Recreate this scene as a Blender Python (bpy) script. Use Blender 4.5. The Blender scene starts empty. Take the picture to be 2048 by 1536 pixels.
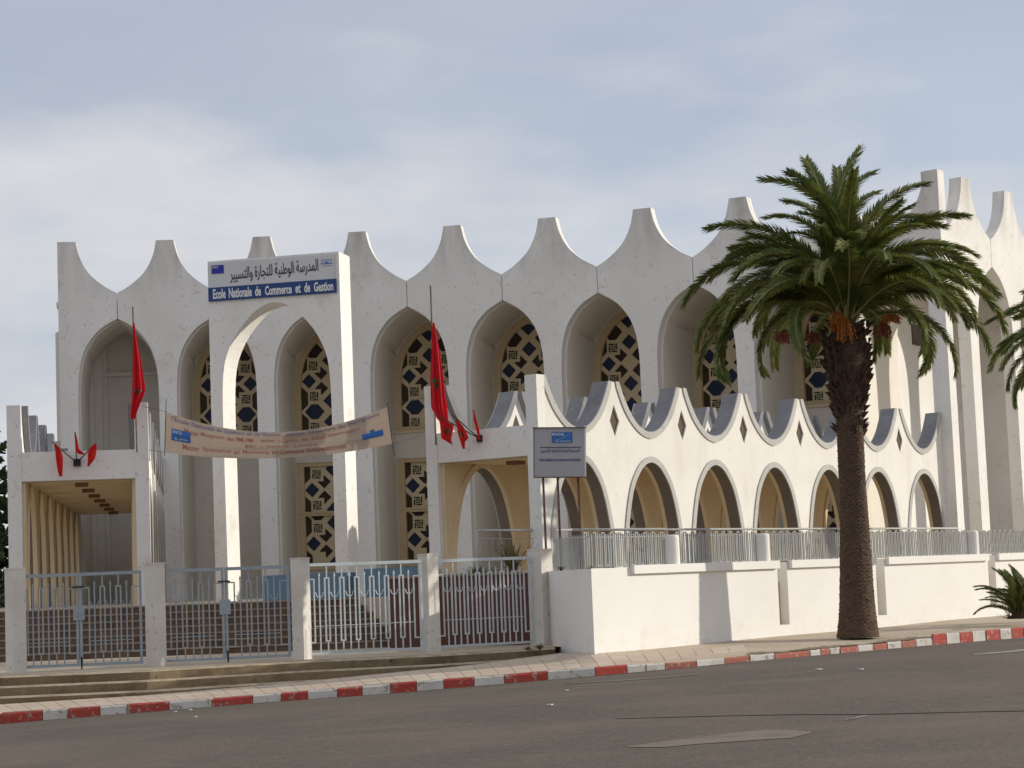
import bpy, math, random
from mathutils import Vector, Matrix
from mathutils.geometry import delaunay_2d_cdt
random.seed(7)
S = bpy.context.scene
COL = S.collection
EYE = 2.3                      # the eye stands 2.3 m above z = 0; shapes below are laid out from eye level and lifted at the end
F, PITCH, ROLL = 4122.0, .0953, .0391
sin, cos, pi = math.sin, math.cos, math.pi

# ------------------------------------------------------------------ camera
_fw = Vector((0, cos(PITCH), sin(PITCH))); _up = Vector((0, -sin(PITCH), cos(PITCH))); _ex = Vector((1, 0, 0))
cd = bpy.data.cameras.new('camera'); cam = bpy.data.objects.new('camera', cd); COL.objects.link(cam)
cd.sensor_width = 36; cd.lens = 36*F/2048; cd.clip_start = .5; cd.clip_end = 3000
_r = _ex*cos(ROLL)-_up*sin(ROLL); _u = _ex*sin(ROLL)+_up*cos(ROLL)
M = Matrix((_r, _u, -_fw)).transposed().to_4x4(); M.translation = (0, 0, EYE)
cam.matrix_world = M
S.camera = cam
# ------------------------------------------------------------------ sky, sun, exposure
AZ = math.atan2(.978, .205)    # clockwise from +Y
EL = math.radians(17)
w = bpy.data.worlds.new('World'); S.world = w; w.use_nodes = True
nt = w.node_tree; nt.nodes.clear()
def wn(t, **k):
    n = nt.nodes.new(t)
    for a, b in k.items(): setattr(n, a, b)
    return n
out = wn('ShaderNodeOutputWorld'); bg = wn('ShaderNodeBackground')
sky = wn('ShaderNodeTexSky', sky_type='NISHITA', sun_disc=False, sun_elevation=EL, sun_rotation=AZ, altitude=50, air_density=1.0, dust_density=.6, ozone_density=4.0)
tc = wn('ShaderNodeTexCoord'); mp = wn('ShaderNodeMapping'); mp.inputs['Scale'].default_value = (2.6, 2.6, 7.0); mp.inputs['Location'].default_value = (1.7, .3, .55)
mp.inputs['Rotation'].default_value = (0, math.radians(-7), 0)
nz = wn('ShaderNodeTexNoise'); nz.inputs['Scale'].default_value = 1.25; nz.inputs['Detail'].default_value = 6; nz.inputs['Roughness'].default_value = .52; nz.inputs['Distortion'].default_value = .1
cr = wn('ShaderNodeValToRGB'); cr.color_ramp.elements[0].position = .40; cr.color_ramp.elements[0].color = (.58, .58, .58, 1); cr.color_ramp.elements[1].position = .55; cr.color_ramp.elements[1].color = (.96, .96, .96, 1)
sc_ = wn('ShaderNodeVectorMath', operation='SCALE'); sc_.inputs['Scale'].default_value = .090
nz2 = wn('ShaderNodeTexNoise'); nz2.inputs['Scale'].default_value = 2.3; nz2.inputs['Detail'].default_value = 4
cr2 = wn('ShaderNodeValToRGB'); cr2.color_ramp.elements[0].position = .35; cr2.color_ramp.elements[0].color = (.475, .48, .515, 1); cr2.color_ramp.elements[1].position = .68; cr2.color_ramp.elements[1].color = (.53, .535, .555, 1)
mx = wn('ShaderNodeMix', data_type='RGBA')
L = nt.links.new
L(tc.outputs['Generated'], mp.inputs[0]); L(mp.outputs[0], nz.inputs['Vector']); L(mp.outputs[0], nz2.inputs['Vector'])
L(nz.outputs['Fac'], cr.inputs[0]); L(nz2.outputs['Fac'], cr2.inputs[0]); L(sky.outputs[0], sc_.inputs[0])
L(cr.outputs[0], mx.inputs['Factor']); L(sc_.outputs[0], mx.inputs['A']); L(cr2.outputs[0], mx.inputs['B'])
L(mx.outputs['Result'], bg.inputs[0]); L(bg.outputs[0], out.inputs[0]); bg.inputs[1].default_value = 1.0
sd = bpy.data.lights.new('sun', 'SUN'); sun = bpy.data.objects.new('sun', sd); COL.objects.link(sun)
sd.energy = 2.75; sd.angle = math.radians(.55); sd.color = (1, .93, .80)
sun.rotation_euler = Vector((sin(AZ)*cos(EL), cos(AZ)*cos(EL), sin(EL))).to_track_quat('Z', 'Y').to_euler()
sun.location = (30, 20, 40)
vs = S.view_settings; vs.view_transform = 'Standard'; vs.look = 'None'; vs.exposure = .45; vs.gamma = 1; vs.use_curve_mapping = False

# ------------------------------------------------------------------ helpers
def at(px, py, Y=None, z=None):
    "a pixel of the 2048 px photograph carried to depth Y or height z (z from eye level)"
    a = px-1024; b = 768-py
    X = a*cos(ROLL)+b*sin(ROLL); U = -a*sin(ROLL)+b*cos(ROLL)
    d = _ex*(X/F)+_up*(U/F)+_fw
    return d*((Y/d.y) if Y is not None else (z/d.z))
def ip(tab, x):
    if x <= tab[0][0]: (a, b), (c, d) = tab[0], tab[1]; return b+(d-b)*(x-a)/(c-a)
    for (a, b), (c, d) in zip(tab, tab[1:]):
        if x <= c: return b+(d-b)*(x-a)/(c-a)
    (a, b), (c, d) = tab[-2], tab[-1]; return b+(d-b)*(x-a)/(c-a)
def clampi(tab, x): return ip(tab, max(tab[0][0], min(tab[-1][0], x)))
class MB:
    def __init__(s): s.v = []; s.f = []; s.mi = []
    def add(s, vs, fs, m=0):
        b = len(s.v); s.v += [Vector(p) for p in vs]
        for f in fs: s.f.append([b+i for i in f]); s.mi.append(m)
    def box(s, a, b, M=None, m=0):
        x0, y0, z0 = a; x1, y1, z1 = b
        vs = [Vector(p) for p in ((x0,y0,z0),(x1,y0,z0),(x1,y1,z0),(x0,y1,z0),(x0,y0,z1),(x1,y0,z1),(x1,y1,z1),(x0,y1,z1))]
        if M: vs = [M@p for p in vs]
        s.add(vs, [(0,3,2,1),(4,5,6,7),(0,1,5,4),(1,2,6,5),(2,3,7,6),(3,0,4,7)], m)
    def tube(s, pts, rad, n=6, m=0, cap=True):
        pts = [Vector(p) for p in pts]; rings = []
        for i, p in enumerate(pts):
            t = (pts[min(i+1, len(pts)-1)]-pts[max(i-1, 0)]).normalized()
            a = t.orthogonal().normalized() if i == 0 else (a-t*a.dot(t)).normalized()
            b = t.cross(a); r = rad[i] if isinstance(rad, (list, tuple)) else rad
            rings.append([p+(a*cos(2*pi*k/n)+b*sin(2*pi*k/n))*r for k in range(n)])
        vs = [q for R in rings for q in R]; fs = []
        for i in range(len(pts)-1):
            for k in range(n):
                k2 = (k+1) % n; fs.append((i*n+k, i*n+k2, (i+1)*n+k2, (i+1)*n+k))
        if cap: fs += [tuple(reversed(range(n))), tuple(range((len(pts)-1)*n, len(pts)*n))]
        s.add(vs, fs, m)
    def plate(s, outline, y0, y1, holes=(), m=0, out2=None):
        "outline in (x,z), extruded from depth y0 to y1; out2 gives the far outline"
        def ccw(lp): return lp if sum(lp[i][0]*lp[(i+1) % len(lp)][1]-lp[(i+1) % len(lp)][0]*lp[i][1] for i in range(len(lp))) > 0 else lp[::-1]
        if out2 is None: outline = ccw(outline)
        loops = [outline]+[ccw(h) for h in holes]; co = []; ed = []; fa = []
        for lp in loops:
            b = len(co); n = len(lp); co += [Vector((p[0], p[1])) for p in lp]
            ed += [(b+i, b+(i+1) % n) for i in range(n)]; fa.append(list(range(b, b+n)))
        r = delaunay_2d_cdt(co, ed, fa, 1 if not holes else 1, 1e-5)
        rv, rf, of = r[0], r[2], r[5]
        far = {}
        if out2:
            for a, b in zip(outline, out2): far[(round(a[0], 4), round(a[1], 4))] = b
        fr = [(p.x, y0, p.y) for p in rv]
        bk = []
        for p in rv:
            q = far.get((round(p.x, 4), round(p.y, 4)), (p.x, p.y)); bk.append((q[0], y1, q[1]))
        n = len(rv); fs = []; edc = {}
        for f, o in zip(rf, of):
            if holes and any(k > 0 for k in o): continue
            if 0 not in o: continue
            fs.append(tuple(f)); fs.append(tuple(n+i for i in reversed(f)))
            for i in range(len(f)):
                e = (f[i], f[(i+1) % len(f)]); edc[e] = 1
        for (a, b) in edc:
            if (b, a) not in edc: fs.append((b, a, n+a, n+b))
        s.add(fr+bk, fs, m)
    def mesh(s, name, mats, off=None, smooth=False):
        me = bpy.data.meshes.new(name)
        off = off or Vector((0, 0, 0))
        me.from_pydata([p-off for p in s.v], [], s.f)
        for m in (mats if isinstance(mats, (list, tuple)) else [mats]): me.materials.append(m)
        if any(s.mi): me.polygons.foreach_set('material_index', s.mi)
        if smooth: me.polygons.foreach_set('use_smooth', [True]*len(me.polygons))
        me.update(); return me
def frame(o, ux, dy): # matrix with local x along ux, y along dy, z up, at o
    return Matrix(((ux[0], dy[0], 0, o[0]), (ux[1], dy[1], 0, o[1]), (0, 0, 1, o[2] if len(o) > 2 else 0), (0, 0, 0, 1)))
def mk(name, me, M=None, parent=None, **k):
    o = bpy.data.objects.new(name, me); COL.objects.link(o)
    if parent is not None:
        o.parent = parent
        o.matrix_local = WM[parent.name].inverted()@(M if M is not None else Matrix.Identity(4))
    elif M is not None: o.matrix_world = M
    WM[o.name] = (M.copy() if M is not None else Matrix.Identity(4))
    for a, b in k.items(): o[a] = b
    return o
WM = {}
def thing(name, label, cat, loc=(0, 0, 0), group=None, M=None):
    o = mk(name, None, M if M is not None else Matrix.Translation(Vector(loc))); o['label'] = label; o['category'] = cat
    o.empty_display_size = .3
    if group: o['group'] = group
    return o
def T(x, y, z): return Matrix.Translation((x, y, z))
def Rz(a): return Matrix.Rotation(a, 4, 'Z')
def wpart(name, mb, mat, parent, smooth=False, **k):
    "part whose vertices are already in world coordinates"
    off = WM[parent.name].translation if parent else Vector((0, 0, 0))
    return mk(name, mb.mesh(name, mat, off, smooth), Matrix.Translation(off) if parent else None, parent, **k)

# ------------------------------------------------------------------ materials
def mat(name, col, rough=.8, noise=None, spec=.3, metal=0, bump=None, zd=None, trans=None):
    m = bpy.data.materials.new(name); m.use_nodes = True; t = m.node_tree; N = t.nodes; b = N['Principled BSDF']
    b.inputs['Roughness'].default_value = rough; b.inputs['Specular IOR Level'].default_value = spec; b.inputs['Metallic'].default_value = metal
    b.inputs['Base Color'].default_value = (*col, 1)
    cur = None
    def rgb(c):
        n = N.new('ShaderNodeRGB'); n.outputs[0].default_value = (*c, 1); return n.outputs[0]
    g = N.new('ShaderNodeNewGeometry')
    cur = rgb(col)
    for it in (noise or []):
        # (scale, low, high, colour, strength, detail, stretch)
        sca, lo, hi, c, st = it[:5]; det = it[5] if len(it) > 5 else 5; stv = it[6] if len(it) > 6 else (1, 1, 1)
        mpn = N.new('ShaderNodeMapping'); mpn.inputs['Scale'].default_value = stv; mpn.inputs['Location'].default_value = (sca*1.3, sca*.7, sca*2.1)
        t.links.new(g.outputs['Position'], mpn.inputs[0])
        n = N.new('ShaderNodeTexNoise'); n.inputs['Scale'].default_value = sca; n.inputs['Detail'].default_value = det; n.inputs['Roughness'].default_value = .6
        t.links.new(mpn.outputs[0], n.inputs['Vector'])
        r = N.new('ShaderNodeMapRange'); r.inputs[1].default_value = lo; r.inputs[2].default_value = hi; r.inputs[4].default_value = st
        t.links.new(n.outputs['Fac'], r.inputs[0])
        x = N.new('ShaderNodeMix'); x.data_type = 'RGBA'
        t.links.new(r.outputs[0], x.inputs['Factor']); t.links.new(cur, x.inputs['A']); x.inputs['B'].default_value = (*c, 1)
        cur = x.outputs['Result']
    if zd:   # weather grime that gathers over a height band, broken up by streaks: (z0, z1, colour, strength, scale, stretch, lo, hi)
        sp = N.new('ShaderNodeSeparateXYZ'); t.links.new(g.outputs['Position'], sp.inputs[0])
        mr = N.new('ShaderNodeMapRange'); mr.inputs[1].default_value = zd[0]; mr.inputs[2].default_value = zd[1]; mr.inputs[4].default_value = zd[3]; t.links.new(sp.outputs['Z'], mr.inputs[0])
        mpn = N.new('ShaderNodeMapping'); mpn.inputs['Scale'].default_value = zd[5]; t.links.new(g.outputs['Position'], mpn.inputs[0])
        n = N.new('ShaderNodeTexNoise'); n.inputs['Scale'].default_value = zd[4]; n.inputs['Detail'].default_value = 6; t.links.new(mpn.outputs[0], n.inputs['Vector'])
        r2 = N.new('ShaderNodeMapRange'); r2.inputs[1].default_value = zd[6]; r2.inputs[2].default_value = zd[7]; t.links.new(n.outputs['Fac'], r2.inputs[0])
        mu = N.new('ShaderNodeMath'); mu.operation = 'MULTIPLY'; t.links.new(mr.outputs[0], mu.inputs[0]); t.links.new(r2.outputs[0], mu.inputs[1])
        x = N.new('ShaderNodeMix'); x.data_type = 'RGBA'; t.links.new(mu.outputs[0], x.inputs['Factor']); t.links.new(cur, x.inputs['A']); x.inputs['B'].default_value = (*zd[2], 1); cur = x.outputs['Result']
    if noise: t.links.new(cur, b.inputs['Base Color'])
    if bump:
        n = N.new('ShaderNodeTexNoise'); n.inputs['Scale'].default_value = bump[0]; n.inputs['Detail'].default_value = 4
        t.links.new(g.outputs['Position'], n.inputs['Vector'])
        bb = N.new('ShaderNodeBump'); bb.inputs['Strength'].default_value = bump[1]; bb.inputs['Distance'].default_value = bump[2]
        t.links.new(n.outputs['Fac'], bb.inputs['Height']); t.links.new(bb.outputs[0], b.inputs['Normal'])
    if trans:
        b.inputs['Transmission Weight'].default_value = 0
        tr = N.new('ShaderNodeBsdfTranslucent'); ms = N.new('ShaderNodeMixShader'); ms.inputs[0].default_value = trans
        if noise: t.links.new(cur, tr.inputs[0])
        else: tr.inputs[0].default_value = (*col, 1)
        t.links.new(b.outputs[0], ms.inputs[1]); t.links.new(tr.outputs[0], ms.inputs[2]); t.links.new(ms.outputs[0], N['Material Output'].inputs[0])
    return m
WHITE = (.78, .765, .735)
m_wall = mat('aged_white_plaster', WHITE, .88, [(.45, .40, .72, (.69, .66, .62), .75), (.55, .5, .8, (.70, .67, .63), .8, 5, (1, 1, .12)), (4.3, .62, .72, (.42, .38, .33), .45, 3), (10, .65, .71, (.28, .26, .235), .65, 3), (.9, .60, .74, (.50, .46, .41), .5, 6)], bump=(9, .22, .02), zd=(EYE+11.3, EYE+14.2, (.36, .345, .32), .85, 2.2, (1, 1, .22), .34, .66))
m_niche = mat('niche_plaster', (.78, .735, .66), .88, [(.45, .40, .72, (.70, .655, .58), .75), (4.3, .62, .72, (.50, .45, .38), .4, 3), (.55, .5, .8, (.68, .63, .56), .8, 5, (1, 1, .12))], bump=(9, .22, .02))  # warmer copy of the wall plaster, bounced light put into the colour
m_fresh = mat('fresh_white_paint', (.80, .78, .745), .8, [(.8, .45, .8, (.74, .71, .67), .6), (5, .66, .74, (.60, .57, .52), .35)], bump=(7, .15, .015), zd=(EYE-.9, EYE-1.7, (.58, .52, .44), .5, 3.0, (1, 1, 1.4), .48, .70))
m_arc = mat('arcade_white_plaster', (.755, .73, .68), .88, [(.9, .42, .75, (.68, .645, .59), .8), (6, .62, .72, (.55, .51, .46), .4, 3), (15, .69, .75, (.36, .32, .28), .4, 2), (.8, .55, .8, (.57, .53, .47), .7, 5, (1, 1, .15))], bump=(9, .22, .02))
m_post = mat('weathered_post_plaster', (.66, .63, .58), .88, [(1.5, .45, .7, (.54, .49, .42), .7), (7, .62, .7, (.36, .32, .27), .7, 3)], bump=(12, .3, .02))
m_cream = mat('cream_lattice_plaster', (.74, .62, .43), .85, [(1.2, .4, .7, (.66, .53, .35), .7)])
m_tan = mat('tan_reveal_plaster', (.66, .52, .33), .85, [(1.0, .4, .7, (.58, .44, .26), .7)])
m_inner = mat('cream_interior_plaster', (.72, .59, .39), .85, [(.8, .4, .75, (.63, .50, .31), .8), (2.2, .62, .75, (.50, .37, .21), .5)])
m_grey = mat('grey_painted_trim', (.47, .46, .44), .85, [(1.3, .42, .7, (.39, .38, .365), .8), (6, .6, .7, (.27, .26, .25), .5)])
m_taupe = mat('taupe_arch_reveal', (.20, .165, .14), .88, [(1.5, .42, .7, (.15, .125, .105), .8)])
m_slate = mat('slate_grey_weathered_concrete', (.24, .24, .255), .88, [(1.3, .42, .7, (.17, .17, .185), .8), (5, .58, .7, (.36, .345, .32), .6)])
m_brown = mat('brown_hole_shade', (.105, .075, .052), .85)  # shade inside the arcade's lozenge holes, put into a plate colour
m_blueg = mat('blue_glass', (.020, .030, .075), .45, spec=.25)
m_browng = mat('brown_glass', (.035, .020, .014), .45, spec=.25)
m_olive = mat('olive_glass', (.055, .038, .016), .45, spec=.25)
m_greeng = mat('green_glass', (.024, .046, .018), .45, spec=.25)
m_soff = mat('old_brown_lamp', (.22, .14, .07), .7)
m_dark = mat('dark_window_glass', (.06, .045, .035), .2, spec=.5)
m_fence = mat('pale_blue_grey_painted_iron', (.50, .55, .575), .55, [(4, .5, .7, (.40, .44, .46), .7), (14, .66, .72, (.25, .15, .09), .7, 3)], spec=.4)
m_gate = mat('blue_grey_painted_iron', (.29, .34, .375), .55, [(4, .5, .7, (.23, .27, .30), .7), (12, .66, .72, (.22, .12, .07), .8, 3)], spec=.4)
m_rail = mat('grey_weathered_railing', (.40, .40, .38), .6, [(6, .58, .70, (.24, .19, .16), .6, 3), (2, .5, .7, (.44, .45, .45), .6)])
m_rust = mat('rusty_pipe', (.12, .065, .045), .7, [(8, .45, .6, (.20, .13, .10), .7)])
m_steps = mat('brown_stair_riser', (.155, .10, .065), .85, [(1.6, .42, .66, (.095, .062, .042), .9), (5, .58, .7, (.24, .17, .11), .6)])
m_nose = mat('pale_stair_tread', (.31, .235, .165), .85, [(3, .45, .65, (.21, .155, .105), .8)])  # stair treads and planter coping, paler than the risers
m_plat = mat('platform_concrete', (.50, .42, .32), .9, [(.7, .42, .7, (.40, .32, .23), .8), (6, .6, .7, (.3, .25, .18), .5)])
m_street = mat('dark_concrete_steps', (.22, .165, .10), .92, [(.9, .40, .62, (.12, .088, .052), .9), (4, .57, .7, (.28, .225, .15), .6), (9, .63, .7, (.09, .07, .045), .7)], bump=(14, .4, .02))
m_nosep = mat('lit_step_tread', (.44, .36, .26), .9, [(2.5, .42, .62, (.27, .21, .14), .9), (8, .6, .7, (.16, .12, .08), .6)])  # treads paler than the risers: light falling on them put into the colour
m_tile = [mat('paving_slab_%s' % n, c, .9, [(2.5, .45, .7, d, .7), (9, .6, .7, (.30, .24, .18), .5)], bump=(18, .2, .008)) for n, c, d in (('sand', (.53, .435, .335), (.45, .36, .27)), ('pink', (.535, .42, .335), (.46, .35, .265)), ('pale', (.565, .475, .375), (.47, .39, .30)))]
m_walk = mat('dusty_pavement', (.50, .415, .315), .92, [(.6, .42, .7, (.40, .32, .235), .8), (3.5, .52, .66, (.54, .46, .36), .7), (8, .62, .7, (.17, .12, .075), .7)], bump=(10, .4, .03))
m_earth = mat('bare_earth', (.20, .145, .09), .95, [(3, .4, .65, (.30, .225, .15), .8)], bump=(12, .6, .04))
m_red = mat('red_kerb_paint', (.40, .055, .040), .75, [(3, .50, .7, (.34, .095, .07), .8), (9, .575, .66, (.40, .34, .28), .8, 3), (30, .66, .72, (.12, .08, .06), .6, 2)], bump=(20, .4, .01))
m_redf = mat('faded_red_kerb_paint', (.40, .12, .085), .8, [(3, .45, .65, (.36, .16, .12), .8), (10, .56, .64, (.42, .35, .28), .8, 3)], bump=(20, .5, .012))
m_kw = mat('white_kerb_paint', (.60, .57, .52), .75, [(3, .50, .7, (.47, .44, .39), .8), (8, .575, .66, (.30, .25, .20), .8, 3), (30, .66, .72, (.15, .12, .1), .6, 2)], bump=(20, .4, .01))
m_road = mat('asphalt', (.128, .102, .080), .9, [(.16, .42, .62, (.096, .078, .062), 1.0, 4, (1, 1, 1)), (7, .50, .68, (.175, .142, .108), .6, 4), (.5, .50, .66, (.168, .137, .105), .6, 5, (.7, 1.2, 1)), (26, .54, .68, (.225, .195, .155), .7, 3), (19, .58, .68, (.060, .052, .045), .75, 3), (.3, .58, .68, (.088, .073, .059), .5, 5, (.8, 1.0, 1))], bump=(60, .5, .01), spec=.25)
m_gut = mat('gutter_dust', (.17, .14, .11), .95, [(4, .40, .6, (.10, .085, .07), .9), (20, .6, .7, (.27, .235, .19), .6)])
m_patch = mat('pale_worn_asphalt', (.205, .168, .130), .9, [(22, .52, .66, (.21, .18, .145), .8, 2), (1.5, .48, .66, (.160, .130, .10), .8), (40, .6, .7, (.08, .07, .06), .6)])
m_mark = mat('worn_road_paint', (.36, .34, .31), .8, [(6, .45, .62, (.16, .14, .12), .9, 4)])
m_crack = mat('tar_line', (.108, .087, .069), .9)
m_redw = mat('red_brown_planter_paint', (.115, .050, .040), .8, [(1.5, .45, .7, (.105, .042, .033), .8), (6, .6, .7, (.20, .11, .085), .5)])
m_bluew = mat('blue_painted_planter', (.145, .225, .30), .8, [(1.5, .45, .7, (.12, .20, .28), .8)])
m_sblue = mat('sign_blue', (.022, .060, .20), .5); m_swhite = mat('sign_white', (.60, .61, .62), .55, [(.8, .5, .8, (.52, .52, .52), .6)])
m_letw = mat('letter_white', (.72, .73, .74), .55); m_letd = mat('letter_dark_blue', (.035, .04, .085), .6)
m_logo = mat('logo_blue', (.030, .035, .32), .5); m_logo2 = mat('logo_sky_blue', (.030, .14, .42), .5); m_lline = mat('letter_faded_blue', (.10, .10, .26), .6)
m_board = mat('grey_sign_board', (.38, .38, .40), .6, [(1.5, .45, .7, (.33, .33, .35), .7)])
m_banner = mat('beige_banner_cloth', (.46, .37, .295), .9, [(1.2, .45, .7, (.39, .32, .26), .7)], trans=.3)
m_ink_b = mat('banner_blue_ink', (.14, .14, .28), .8); m_ink_r = mat('banner_red_ink', (.42, .13, .10), .8)
m_flag = mat('red_flag_cloth', (.60, .018, .030), .8, [(3, .45, .7, (.48, .013, .024), .6)], trans=.35)
m_flag2 = mat('bright_red_flag_cloth', (.66, .030, .026), .8, trans=.4)
m_star = mat('green_star_cloth', (.075, .095, .05), .8)
m_black = mat('black_bracket', (.02, .02, .025), .6)
m_trunk = mat('palm_trunk_bark', (.105, .066, .044), .95, [(9, .42, .62, (.055, .036, .026), .8, 4, (1, 1, 3)), (22, .56, .68, (.165, .11, .078), .7, 3, (1, 1, 2.5))], bump=(30, .5, .02))
m_boot = mat('palm_leaf_bases', (.075, .045, .032), .95, [(7, .45, .65, (.035, .022, .016), .8), (18, .6, .7, (.14, .095, .06), .6)])
m_frond = mat('palm_leaflets', (.155, .185, .040), .5, [(1.1, .44, .62, (.080, .125, .034), .9), (2.7, .50, .66, (.27, .24, .06), .8)], trans=.30, spec=.35)
m_rach = mat('palm_midrib', (.30, .27, .11), .5, spec=.4)
m_fruit = mat('orange_date_fruit', (.42, .15, .025), .6, [(6, .45, .65, (.25, .07, .02), .8)])
m_fruit2 = mat('red_brown_date_fruit', (.22, .065, .035), .6, [(6, .45, .65, (.13, .04, .025), .8)])
m_pine = mat('araucaria_needles', (.095, .12, .055), .8, [(1.0, .42, .62, (.03, .042, .018), .9), (2.5, .6, .7, (.10, .105, .04), .6)])
m_bark = mat('dark_bark', (.05, .04, .03), .95)
m_leaf = mat('shrub_leaves', (.09, .14, .035), .7, [(3, .45, .65, (.045, .08, .025), .8)], trans=.3)
m_grass = mat('dry_weeds', (.20, .15, .07), .9, [(3, .4, .6, (.10, .11, .04), .8)])
m_wire = mat('dark_rope', (.05, .045, .04), .8)
m_litter = mat('pale_litter', (.6, .6, .58), .8)

# ------------------------------------------------------------------ plan of the school: a concave arc of bays round a point in front of it
CX, CY, R, TH0, DT = -10.4416, 36.1884, 43.0326, -.1528, .0871
ZT, ZV, ZA, ZF = 13.712, 11.694, 10.690, -.27
def ang(i): return TH0+DT*i
def pol(r, a, z=0): return Vector((CX+r*sin(a), CY+r*cos(a), z))
def afr(r, a): return frame(pol(r, a), (cos(a), -sin(a)), (sin(a), cos(a)))
HW = R*math.tan(DT/2)
ARCH = [(0, 0), (.08, .16), (.2, .38), (.42, .70), (.7, .96), (1.05, 1.20), (1.45, 1.36), (1.9, 1.47), (2.5, 1.525), (3.1, 1.54)]
def aw(dz, k=1): return clampi(ARCH, dz)*k
CROWN = [(.34, 0), (.365, .15), (.40, .31), (.44, .48), (.50, .66), (.60, .89), (.72, 1.10), (.87, 1.30), (1.05, 1.48), (1.22, 1.62), (1.42, 1.77), (1.65, 1.91), (1.87, 2.02)]
def smooth_tab(tab, n):   # Catmull-Rom through the table rows
    P = [Vector(p) for p in tab]; o = []
    for i in range(len(P)-1):
        p0 = P[max(i-1, 0)]; p1 = P[i]; p2 = P[i+1]; p3 = P[min(i+2, len(P)-1)]
        for k in range(n):
            t = k/n; o.append(tuple(.5*((2*p1)+(p2-p0)*t+(2*p0-5*p1+4*p2-p3)*t*t+(3*p1-p0-3*p2+p3)*t**3)))
    o.append(tuple(P[-1])); return o
ARCHS = smooth_tab(ARCH, 2)

school = thing('school_building', 'long white school building with a scalloped crown and tall pointed arches curving behind the gates', 'building', pol(R, ang(4.5), ZF))
def panel_outline(hw, xl=None, xr=None, top=True):
    e = hw-.012
    def side():                    # right side, bottom to top
        p = [(hw-aw(3.1), ZF)]
        p += [(hw-x, ZA-d) for d, x in reversed(ARCHS)][:-1]+[(e, ZA)]
        p += [(min(x, e), ZT-d) for x, d in reversed(smooth_tab(CROWN, 2))]
        return p
    r = side() if xr is None else [(xr, ZF), (xr, ZT)]
    l = [(-x, z) for x, z in side()] if xl is None else [(xl, ZF), (xl, ZT)]
    return r+list(reversed(l))
def mesh_plate(name, ol, y0, y1, m, **k):
    b = MB(); b.plate(ol, y0, y1, **k); return b.mesh(name, m)
pm = mesh_plate('facade_panel', panel_outline(HW), 0, .5, m_wall)
for i in range(1, 9): mk('facade_panel', pm, afr(R, ang(i)), school)
mk('facade_panel', mesh_plate('facade_panel', panel_outline(HW, xl=-.36), 0, .5, m_wall), afr(R, ang(0)), school)
mk('facade_panel', mesh_plate('facade_panel', panel_outline(HW, xr=.17), 0, .5, m_wall), afr(R, ang(9)), school)
# deep niches behind the screen: one pier block between neighbouring niches
D1 = 3.9
def block_outline(hw, k, side, zt=ZA+.55):
    p = [(hw-aw(3.1, k), ZF)]+[(hw-x*k, ZA-.04-d) for d, x in reversed(ARCHS)]+[(hw, zt)]
    if side == 'R': return p+[(0, zt), (0, ZF)]
    if side == 'L': return [(-x, z) for x, z in reversed(p)]+[(0, ZF), (0, zt)][:0]+[(0, ZF), (0, zt)]
    return p+[(-x, z) for x, z in reversed(p)]
hw0 = (R+.5)*math.tan(DT/2)-.003; hw1 = (R+D1)*math.tan(DT/2)-.003
bm_ = mesh_plate('niche_pier', block_outline(hw0, .965, 'B'), 0, D1-.5, m_niche, out2=block_outline(hw1, .965, 'B'))
for i in range(1, 9): mk('niche_pier', bm_, afr(R+.503, ang(i)), school)
b = MB(); r0 = block_outline(hw0, .965, 'R'); r1 = block_outline(hw1, .965, 'R')
r0[-2:] = [(-.52, ZA-.45), (-.52, ZF)]; r0[-3] = (hw0, ZA-.45+1.0); r1[-2:] = [(-.52, ZA-.45), (-.52, ZF)]; r1[-3] = (hw1, ZA+.55)
b.plate(r0, 0, D1-.5, out2=r1); mk('niche_pier', b.mesh('niche_pier', m_niche), afr(R+.503, ang(0)), school)

# ---- lattice windows
U_ = 1.25
def clip(poly, cl):
    "Sutherland-Hodgman against a convex counter-clockwise polygon"
    o = poly
    for i in range(len(cl)):
        a, b = cl[i], cl[(i+1) % len(cl)]; inp = o; o = []
        def s(p): return (b[0]-a[0])*(p[1]-a[1])-(b[1]-a[1])*(p[0]-a[0])
        for j in range(len(inp)):
            p, q = inp[j], inp[(j+1) % len(inp)]; sp, sq = s(p), s(q)
            if sp >= 0: o.append(p)
            if (sp > 0 and sq < 0) or (sp < 0 and sq > 0):
                t = sp/(sp-sq); o.append((p[0]+(q[0]-p[0])*t, p[1]+(q[1]-p[1])*t))
        if not o: return []
    c = []
    for p in o:
        if not c or (abs(p[0]-c[-1][0])+abs(p[1]-c[-1][1])) > 1e-3: c.append(p)
    if len(c) > 1 and abs(c[0][0]-c[-1][0])+abs(c[0][1]-c[-1][1]) < 1e-3: c.pop()
    return c
def area(p): return sum(p[i][0]*p[(i+1) % len(p)][1]-p[(i+1) % len(p)][0]*p[i][1] for i in range(len(p)))/2
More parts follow.
